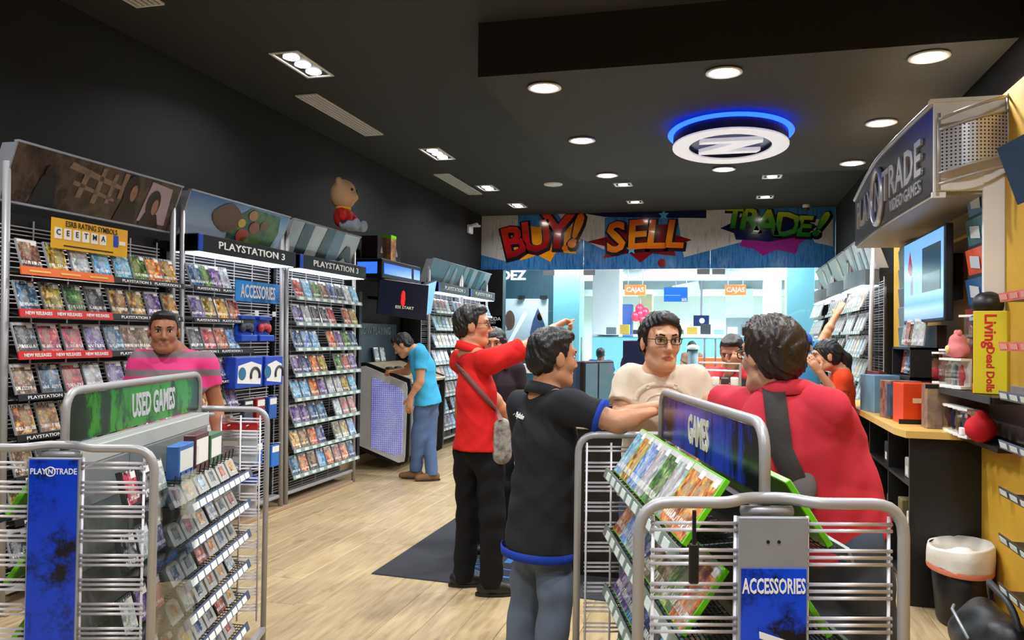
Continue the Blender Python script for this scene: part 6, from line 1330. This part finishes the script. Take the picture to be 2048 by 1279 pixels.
    # hair
    def hairline(X, Y, Z):
        x, y, z = X-hc[0], Y-hc[1], Z-hc[2]; l = [(x*Mh[0][i]+y*Mh[1][i]+z*Mh[2][i])/K for i in range(3)]
        top = np.maximum(.083-.28*np.abs(l[0])*(l[1] > 0)-l[2], l[1]-.2); side = np.maximum(l[1]-.030-.25*(l[2]-.03), -.022-l[2]); nape = np.maximum(l[1]+.030, -.088-l[2])
        return np.minimum(np.minimum(top, side), nape)*K
    S = Sdf(); p_ = hairpuff if hairstyle != 'buzz' else -.0045; S.ell(hp(0, -.017, .040), np.array((.0865+p_, .1025+p_, .0915+p_))*K, Mh, .02)
    if hairstyle in ('short', 'cap', 'buzz'): S.ell(hp(0, -.05, -.01), np.array((.074+p_, .066+p_, .070+p_))*K, Mh, .02); S.ell(hp(0, .035, .098), np.array((.058, .048, .030+p_))*K, Mh, .02)
    if hairstyle == 'buzz': amp = .0015
    else: amp = .005
    if hairstyle == 'long':
        S.ell(hp(0, -.05, -.05), np.array((.085, .07, .11))*K, Mh, .03); S.cone(hp(0, -.07, -.08), .06*K, hp(0, -.085, -.26), .05*K, .03)
        for a in (-1, 1): S.cone(hp(a*.075, .0, .03), .018*K, hp(a*.08, -.02, -.16), .022*K, .02)
    if hairstyle == 'tail':
        S.ell(hp(0, -.04, -.01), np.array((.082, .075, .08))*K, Mh, .03); S.cone(hp(0, -.10, .03), .032*K, hp(0, -.15, -.03), .042*K, .02); S.cone(hp(0, -.15, -.03), .042*K, hp(.01, -.15, -.26), .022*K, .02)
    if hairstyle in ('short', 'buzz', 'cap'): S.cutfn = hairline
    elif hairstyle == 'tail': S.cut(hp(0, .085, .066), hf*.85-hu*.53)
    else: S.cut(hp(0, .083, .066), hf*.985-hu*.17)
    def hn(X, Y, Z): return amp*(.8*np.sin(90*X+40*Z+5*np.sin(30*Y))*np.sin(80*Y-30*Z)+.5*np.sin(190*X-150*Y+50*Z+4*np.sin(40*Z))+.35*np.sin(330*X+290*Y+90*Z+5*np.sin(60*Y)))
    link('hair', S.mesh('hair', hair, .0052, disp=hn, origin=O), t)
    if hairstyle == 'cap':
        S = Sdf(); S.ell(hp(0, -.017, .052), np.array((.090, .108, .092))*K, Mh, .02); S.cut(hp(0, 0, .045), -hu); cp_ = link('cap', S.mesh('cap', mat('royal_blue_cap', (30, 70, 190), .7), .009, origin=O), t)
        b = MB(); b.prism([(.075*math.cos(a), .07+.1*math.sin(a)) for a in [math.pi*i/12 for i in range(13)]], hp(0, 0, .05)-B, hx, hf, .006); b.build('brim', mat('royal_blue_cap', (30, 70, 190)), cp_)
    if detail:
        for a in (-1, 1):
            b = MB(); b.ball((0, 0, 0), .0125*K, .009*K, .0065*K); ew = b.build('eye', EYEW, t, True); ew.matrix_basis = frame(hp(a*.031, .0800, .010)-B, hx, hf)
            b = MB(); b.ball((0, .0068*K, 0), .0058*K, .0032*K, .0062*K); b.build('iris', EYEB, ew, True)
            b = MB(); b.tube([hp(a*.015, .0925, .030)-B, hp(a*.032, .0925, .0355)-B, hp(a*.050, .080, .031)-B], .0034*K, 6); b.build('eyebrow', BROW, t, True)
            b = MB(); b.tube([hp(a*.018, .086, .0125)-B, hp(a*.031, .0905, .0172)-B, hp(a*.045, .0825, .0135)-B], .0016*K, 5); b.build('eyelash', BROW, t, True)
    if glasses:
        b = MB()
        for a in (-1, 1):
            pts = [hp(a*.033+.024*math.copysign(abs(math.cos(w))**.6, math.cos(w)), .106-.012*abs(a*.033+.024*math.cos(w))/.055, .008+.0155*math.copysign(abs(math.sin(w))**.6, math.sin(w)))-B for w in [2*math.pi*i/20 for i in range(21)]]
            b.tube(pts, .0019*K, 6, cap=False); b.tube([hp(a*.057, .094, .014)-B, hp(a*.079, .05, .016)-B, hp(a*.083, -.005, .014)-B], .0021*K, 6)
        b.tube([hp(-.010, .107, .012)-B, hp(.010, .107, .012)-B], .0019*K, 6); gq = b.build('glasses', mat('dark_spectacle_frame', (30, 26, 28), .3), t, True)
        for a in (-1, 1): MB().prism([(.0235*math.copysign(abs(math.cos(w))**.6, math.cos(w))*K, .015*math.copysign(abs(math.sin(w))**.6, math.sin(w))*K) for w in [2*math.pi*i/16 for i in range(16)]], hp(a*.033, .100, .008)-B, hx*-1, hu, .0008).build('lens', M_clear, gq)
    return t, sh, J
CAMP = V3(0, 0, CAMZ)
def on_surface(obj, base, pxs, off=.006):
    """points where sight lines through these pixels meet a built mesh"""
    me = obj.data; bv = BVHTree.FromPolygons([v.co for v in me.vertices], [tuple(p.vertices) for p in me.polygons]); out = []
    for px, py in pxs:
        d = (_f+_r*((px-W/2)/FPX)-_u*((py-H/2)/FPX)).normalized(); h = bv.ray_cast(CAMP-Vector(base), d)
        if h[0] is not None: out.append((h[0]+h[1]*off, h[1]))
    return out
def strap(pts, w, m, parent, name='strap', th=.004):
    b = MB(); k_ = len(pts); L_, U_ = [], []
    for i, (p, n_) in enumerate(pts):
        tn = (pts[min(i+1, k_-1)][0]-pts[max(i-1, 0)][0]).normalized(); sd = tn.cross(n_).normalized(); L_ += [p-sd*w/2, p+sd*w/2]; U_ += [p-sd*w/2+n_*th, p+sd*w/2+n_*th]
    o = len(L_); fs = []
    for i in range(k_-1):
        a = 2*i; fs += [(a, a+1, a+3, a+2), (o+a+2, o+a+3, o+a+1, o+a), (a, a+2, o+a+2, o+a), (a+1, o+a+1, o+a+3, a+3)]
    b.add(L_+U_, fs); return b.build(name, m, parent, True)

# man pointing, red polo
RED = cloth('red_polo_cloth', (214, 36, 34)); b3 = (-1.37, 4.53, 0)
t3, sh3, J3 = person('man in bright red polo and black jeans pointing towards the glass front', b3, R(30), .995,
    dict(head=at(946, 652, 4.52), neck=at(940, 700, 4.5), shR=at(982, 722, 4.38), shL=at(922, 722, 4.62), elR=at(1064, 690, 4.55), wrR=at(1108, 655, 4.78), chest=at(952, 785, 4.5), waist=at(955, 850, 4.5), pelvis=at(955, 890, 4.5),
         hipR=at(978, 900, 4.46), hipL=at(935, 900, 4.54), knR=at(985, 1030, 4.47), knL=at(938, 1030, 4.58), anR=at(982, 1165, 4.5), anL=at(927, 1152, 4.62), elL=at(990, 800, 4.78), wrL=at(1020, 850, 4.9), toeR=(.92, .38, 0), toeL=(.9, .43, 0)), g=1.0,
    skin=SK1, shirt=RED, trousers=BLKJ, face=(.97, .30, .02), collar=True, hem=.02, sleeve=.72, hands={'R': dict(d=(.60, .66, .40), n=(.2, -.4, -.8), pose='point', fine=True)}, glasses=True)
hb = thing('crossbody_bag', 'grey patterned crossbody bag at the red-shirted man\'s hip', 'bag', tuple(at(1004, 880, 4.42)))
g = Sdf(); g.cone((0, 0, .08), .05, (0, 0, -.08), .06, .03, .5, (.5, -.85, 0)); link('pouch', g.mesh('pouch', art_mat('camouflage_grey', [(60, 60, 58), (120, 116, 110), (160, 156, 150), (90, 86, 84)], 22, .8), .01), hb)
pts = on_surface(sh3, b3, [(914+86*i/9, 728+102*i/9) for i in range(10)])
if len(pts) > 2:
    dlt = Vector(b3)-hb.location; strap([(p+dlt, n_) for p, n_ in pts]+[(Vector((0, -.03, .12)), Vector((.5, -.85, 0)))], .03, mat('brown_strap', (110, 70, 60), .7), hb)
# girl behind him
person('young woman with dark hair half hidden behind the pointing man', (-1.58, 5.45, 0), R(-65), .925, dict(head=at(988, 690, 5.4)), skin=SK2, shirt=cloth('dark_blouse', (40, 30, 34)), hairstyle='long', face=(.15, -.97, 0), detail=True)
# black polo
BLP = cloth('black_polo_cloth', (40, 41, 45)); RBL = cloth('blue_trim_cloth', (36, 64, 170)); b5 = (-.74, 3.27, 0)
t5, sh5, J5 = person('man in black polo with blue cuffs and grey jeans leaning on the gondola', b5, R(50), .97,
    dict(head=at(1106, 716, 3.27), neck=at(1090, 788, 3.25), shR=at(1142, 812, 3.12), shL=at(1045, 812, 3.38), elR=at(1236, 845, 3.10), wrR=at(1288, 828, 3.24), chest=at(1090, 880, 3.25), waist=at(1085, 985, 3.26), pelvis=at(1082, 1050, 3.27), elL=at(1060, 935, 3.55), wrL=at(1090, 960, 3.7), hipR=at(1098, 1082, 3.28), hipL=at(1070, 1082, 3.34)),
    g=1.0, skin=SK1, shirt=BLP, trousers=JEAN, face=(.76, .65, -.04), collar=True, hem=.10, sleeve=.66, cuff=RBL, hands={'R': dict(pose='relax', n=(0, 0, -1))})
pt = on_surface(sh5, b5, [(1024, 828), (1037, 830), (1052, 833)], .003)
if pt:
    p, n_ = pt[len(pt)//2]; Xd = V3(0, 0, 1).cross(n_).normalized(); Yd = n_.cross(Xd)
    text('PlayStation', .032, p+Xd*.035, Xd, Yd, M_wtext, t5, 'shirt_print', ext=.001, bold=.01)
    bb = MB(); bb.prism([(-.078, -.002), (-.070, -.002), (-.070, .03), (-.060, .025), (-.060, .012), (-.066, .01), (-.066, .016), (-.0675, -.004)][::1], p, Xd, Yd, .002); bb.prism([(-.092, .0), (-.08, -.008), (-.062, -.006), (-.052, .0), (-.062, .004), (-.08, .002)], p, Xd, Yd, .002); bb.build('shirt_emblem', M_wtext, t5)
b = MB(); n = 36; pc = J5['pelvis']-(J5['waist']-J5['pelvis']).normalized()*.097-Vector(b5); tfv = V3(math.cos(R(50)), math.sin(R(50)), 0); rtv = V3(tfv.y, -tfv.x, 0); rg = []
for r_, z in ((1., .012), (1.02, .01), (1.02, -.022), (.98, -.022)):
    for j in range(n): a = 2*math.pi*j/n; rg.append(pc+rtv*math.cos(a)*.186*r_*.98+tfv*math.sin(a)*.150*r_+V3(0, 0, z))
b.add(rg, [(i*n+j, i*n+(j+1) % n, (i+1)*n+(j+1) % n, (i+1)*n+j) for i in range(3) for j in range(n)]); b.build('hem_trim', RBL, t5, True)
# cream t-shirt
b6 = (-.27, 3.56, 0); CRM = cloth('cream_tee_cloth', (224, 210, 190))
t6, sh6, J6 = person('man in glasses and cream t-shirt with faded crest facing the camera', b6, R(-72), .985,
    dict(head=at(1322, 684, 3.48), neck=at(1318, 742, 3.52), shR=at(1262, 762, 3.52), shL=at(1388, 760, 3.6), elR=at(1240, 838, 3.44), wrR=at(1322, 812, 3.30), elL=at(1410, 850, 3.58), wrL=at(1400, 900, 3.40), chest=at(1322, 820, 3.55)), g=1.03,
    skin=SK3, shirt=CRM, trousers=JEANB, face=(.40, -.92, -.02), sleeve=.6, hem=.10, glasses=True, hands={'R': dict(pose='relax', n=(0, 0, -1))}, hairpuff=.003)
pts = on_surface(sh6, b6, [(1323+52*math.cos(R(180-180*i/14)), 800-32*math.sin(R(180-180*i/14))) for i in range(15)], .0012)
if len(pts) > 4: strap(pts, .026, cloth('faded_grey_print', (208, 196, 177)), t6, 'shirt_print', .0004)
pts = on_surface(sh6, b6, [(1323+32*math.cos(R(180-180*i/12)), 808-20*math.sin(R(180-180*i/12))) for i in range(13)], .0012)
if len(pts) > 4: strap(pts, .010, MATS['faded_grey_print'], t6, 'shirt_print', .0004)
# big red polo, back to camera
b7 = (.42, 2.84, 0); RD2 = cloth('crimson_polo_cloth', (200, 52, 66))
t7, sh7, J7 = person('broad man in crimson polo seen from behind, leaning over the gondola', b7, R(118), 1.0,
    dict(head=at(1541, 712, 2.74), neck=at(1566, 792, 2.74), shL=at(1492, 818, 2.86), shR=at(1652, 822, 2.68), chest=at(1592, 890, 2.75), waist=at(1640, 985, 2.79), pelvis=at(1668, 1065, 2.82), elL=at(1436, 808, 3.06), wrL=at(1416, 802, 3.20), elR=at(1690, 900, 2.92), wrR=at(1650, 905, 3.12), hipL=at(1640, 1095, 2.88), hipR=at(1700, 1090, 2.76)),
    g=1.28, skin=SK3, shirt=RD2, trousers=cloth('slate_jeans', (70, 78, 92)), hair=HAIRB, face=(-.62, .78, -.03), collar=True, sleeve=.75, hem=.02, glasses=True, hairpuff=.007, fold=.006, headk=1.0, hemw=.86, hands={'L': dict(d=(-.7, .6, -.25), n=(0, 0, -1), pose='relax')})
sb = thing('messenger_bag', 'grey messenger bag slung on the crimson-shirted man\'s side', 'bag', tuple(at(1560, 950, 2.62)))
pts = on_surface(sh7, b7, [(1544+(26*i/11 if i < 9 else 26*i/11+6*(i-8)), 752+205*i/11) for i in range(12)])
if len(pts) > 2: dlt = Vector(b7)-sb.location; strap([(p+dlt, n_) for p, n_ in pts], .068, mat('charcoal_webbing', (52, 50, 50), .8, bumpy=.3, bscale=120), sb)
g = Sdf(); g.cone((-.03, .02, .02), .05, (.05, .0, -.03), .06, .03, .6, (0, 1, 0)); g.cone((-.02, .02, -.05), .05, (.04, .0, -.10), .05, .03, .6, (0, 1, 0)); link('pouch', g.mesh('pouch', mat('grey_canvas', (110, 106, 108), .9), .01), sb)
# youth in black and red jersey
person('youth in black jersey with red shoulders looking down, hand on chest', (.05, 5.85, 0), R(-100), .91, dict(head=at(1464, 704, 5.78), elR=at(1437, 792, 5.66), wrR=at(1462, 738, 5.58)), skin=SK2, shirt=gradient_mat('black_red_jersey', [(0, (20, 20, 24)), (.80, (20, 20, 24)), (.86, (206, 40, 48)), (1, (214, 44, 52))], 2, .8, .05, 0), face=(-.25, -.85, -.42), hairstyle='buzz', hands={'R': dict(pose='fist', n=(0, .9, .1))})
# reaching man in blue cap
person('man in blue cap and light blue shirt reaching up to the right racks', (.72, 8.05, 0), R(60), .98, dict(head=at(1606, 694, 8.0), shR=at(1628, 712, 8.0), elR=at(1652, 668, 8.1), wrR=at(1672, 630, 8.2)), skin=SK1, shirt=cloth('light_blue_tee', (70, 150, 210)), hairstyle='cap', face=(.5, .85, 0), hands={'R': dict(pose='flat', n=(.5, .8, 0))})
# ponytail woman
t10, _, _ = person('woman with black ponytail and orange-red shirt turned to the left', (.85, 6.5, 0), R(175), .90, dict(head=at(1651, 712, 6.45), wrL=at(1640, 745, 6.3), elL=at(1680, 800, 6.35)), skin=SK1, shirt=cloth('orange_red_shirt', (226, 70, 36)), hairstyle='tail', face=(-.95, -.2, -.1))
# boy with pink stripes
person('boy in pink and grey striped shirt behind the USED GAMES gondola', (-3.08, 3.98, 0), R(-52), .97, dict(head=at(328, 664, 3.92)), skin=SK2, shirt=stripe_mat('pink_stripe_cloth', (226, 60, 130), (128, 112, 118), .105, .36, -.04), face=(.62, -.78, -.03), hairstyle='buzz', sleeve=.55)
# man at the kiosk
person('man in turquoise t-shirt and jeans bending over the game kiosk', (-3.0, 7.95, 0), R(168), .98,
    dict(head=at(806, 690, 7.85), neck=at(826, 698, 7.88), shL=at(843, 708, 7.74), shR=at(838, 700, 8.06), chest=at(845, 732, 7.9), waist=at(852, 775, 7.92), pelvis=at(855, 800, 7.93), elL=at(840, 762, 7.70), wrL=at(820, 795, 7.68), elR=at(815, 742, 8.1), wrR=at(790, 742, 8.12), hipL=at(846, 806, 7.86), hipR=at(862, 806, 8.0), knL=at(836, 872, 7.86), knR=at(858, 872, 7.95), anL=at(832, 938, 7.9), anR=at(864, 948, 7.86), toeL=(-.95, -.1, 0), toeR=(-.8, -.55, 0), fwd=(-.9, .1, -.3)),
    skin=SK1, shirt=cloth('turquoise_tee', (70, 176, 222)), trousers=JEANB, shoes=SHOEB, face=(-.80, -.08, -.55), hem=.04, hands={'L': dict(d=(-.1, 0, -1), n=(0, 1, 0)), 'R': dict(pose='fist', n=(0, 0, -1))})
# people further back
person('dark-haired person with back turned behind the rear monitor', (-.68, 7.35, 0), R(80), .94, dict(head=at(1294, 696, 7.3)), skin=SK1, shirt=cloth('charcoal_top', (36, 38, 44)), detail=False)
p_ = at(1201, 745, 15.4); 
def seat_ov(b, hd, zs=.47):
    Fw = V3(math.cos(hd), math.sin(hd), 0); Rt = V3(math.sin(hd), -math.cos(hd), 0); B = Vector(b); d = {}
    for k_, z in dict(head=1.20, neck=1.06, chest=.88, waist=.70, pelvis=.57).items(): d[k_] = B+V3(0, 0, z)
    for sg, c in ((1, 'R'), (-1, 'L')):
        for k_, (x, y, z) in dict(sh=(.19, 0, 1.02), el=(.25, .04, .76), wr=(.2, .26, .70), hip=(.09, .02, .55), kn=(.12, .42, .50), an=(.12, .40, .09)).items(): d[k_+c] = B+Rt*x*sg+Fw*y+V3(0, 0, z)
    return d
b11 = (p_.x, 15.4, 0); person('man in royal blue shirt sitting outside with his back turned', b11, R(75), 1.0, seat_ov(b11, R(75)), g=1.1, skin=SK2, shirt=cloth('royal_blue_shirt', (24, 84, 200)), hairstyle='buzz', detail=False)
st_ = thing('mall_stool', 'round dark stool under the seated man outside', 'stool', b11); MB().cyl((0, 0, .40), (0, 0, .45), .2, 20).build('seat', M_dgrey, st_); MB().cyl((0, 0, 0), (0, 0, .40), .03, 10).build('column', M_silver, st_); MB().cyl((0, 0, 0), (0, 0, .02), .17, 18).build('base', M_silver, st_)
p_ = at(1384, 690, 16.8); person('woman with shoulder-length dark hair standing beyond the glass door', (p_.x, 16.8, 0), R(95), .86, dict(), skin=SK1, shirt=cloth('brown_top', (150, 110, 96)), hairstyle='long', detail=False)
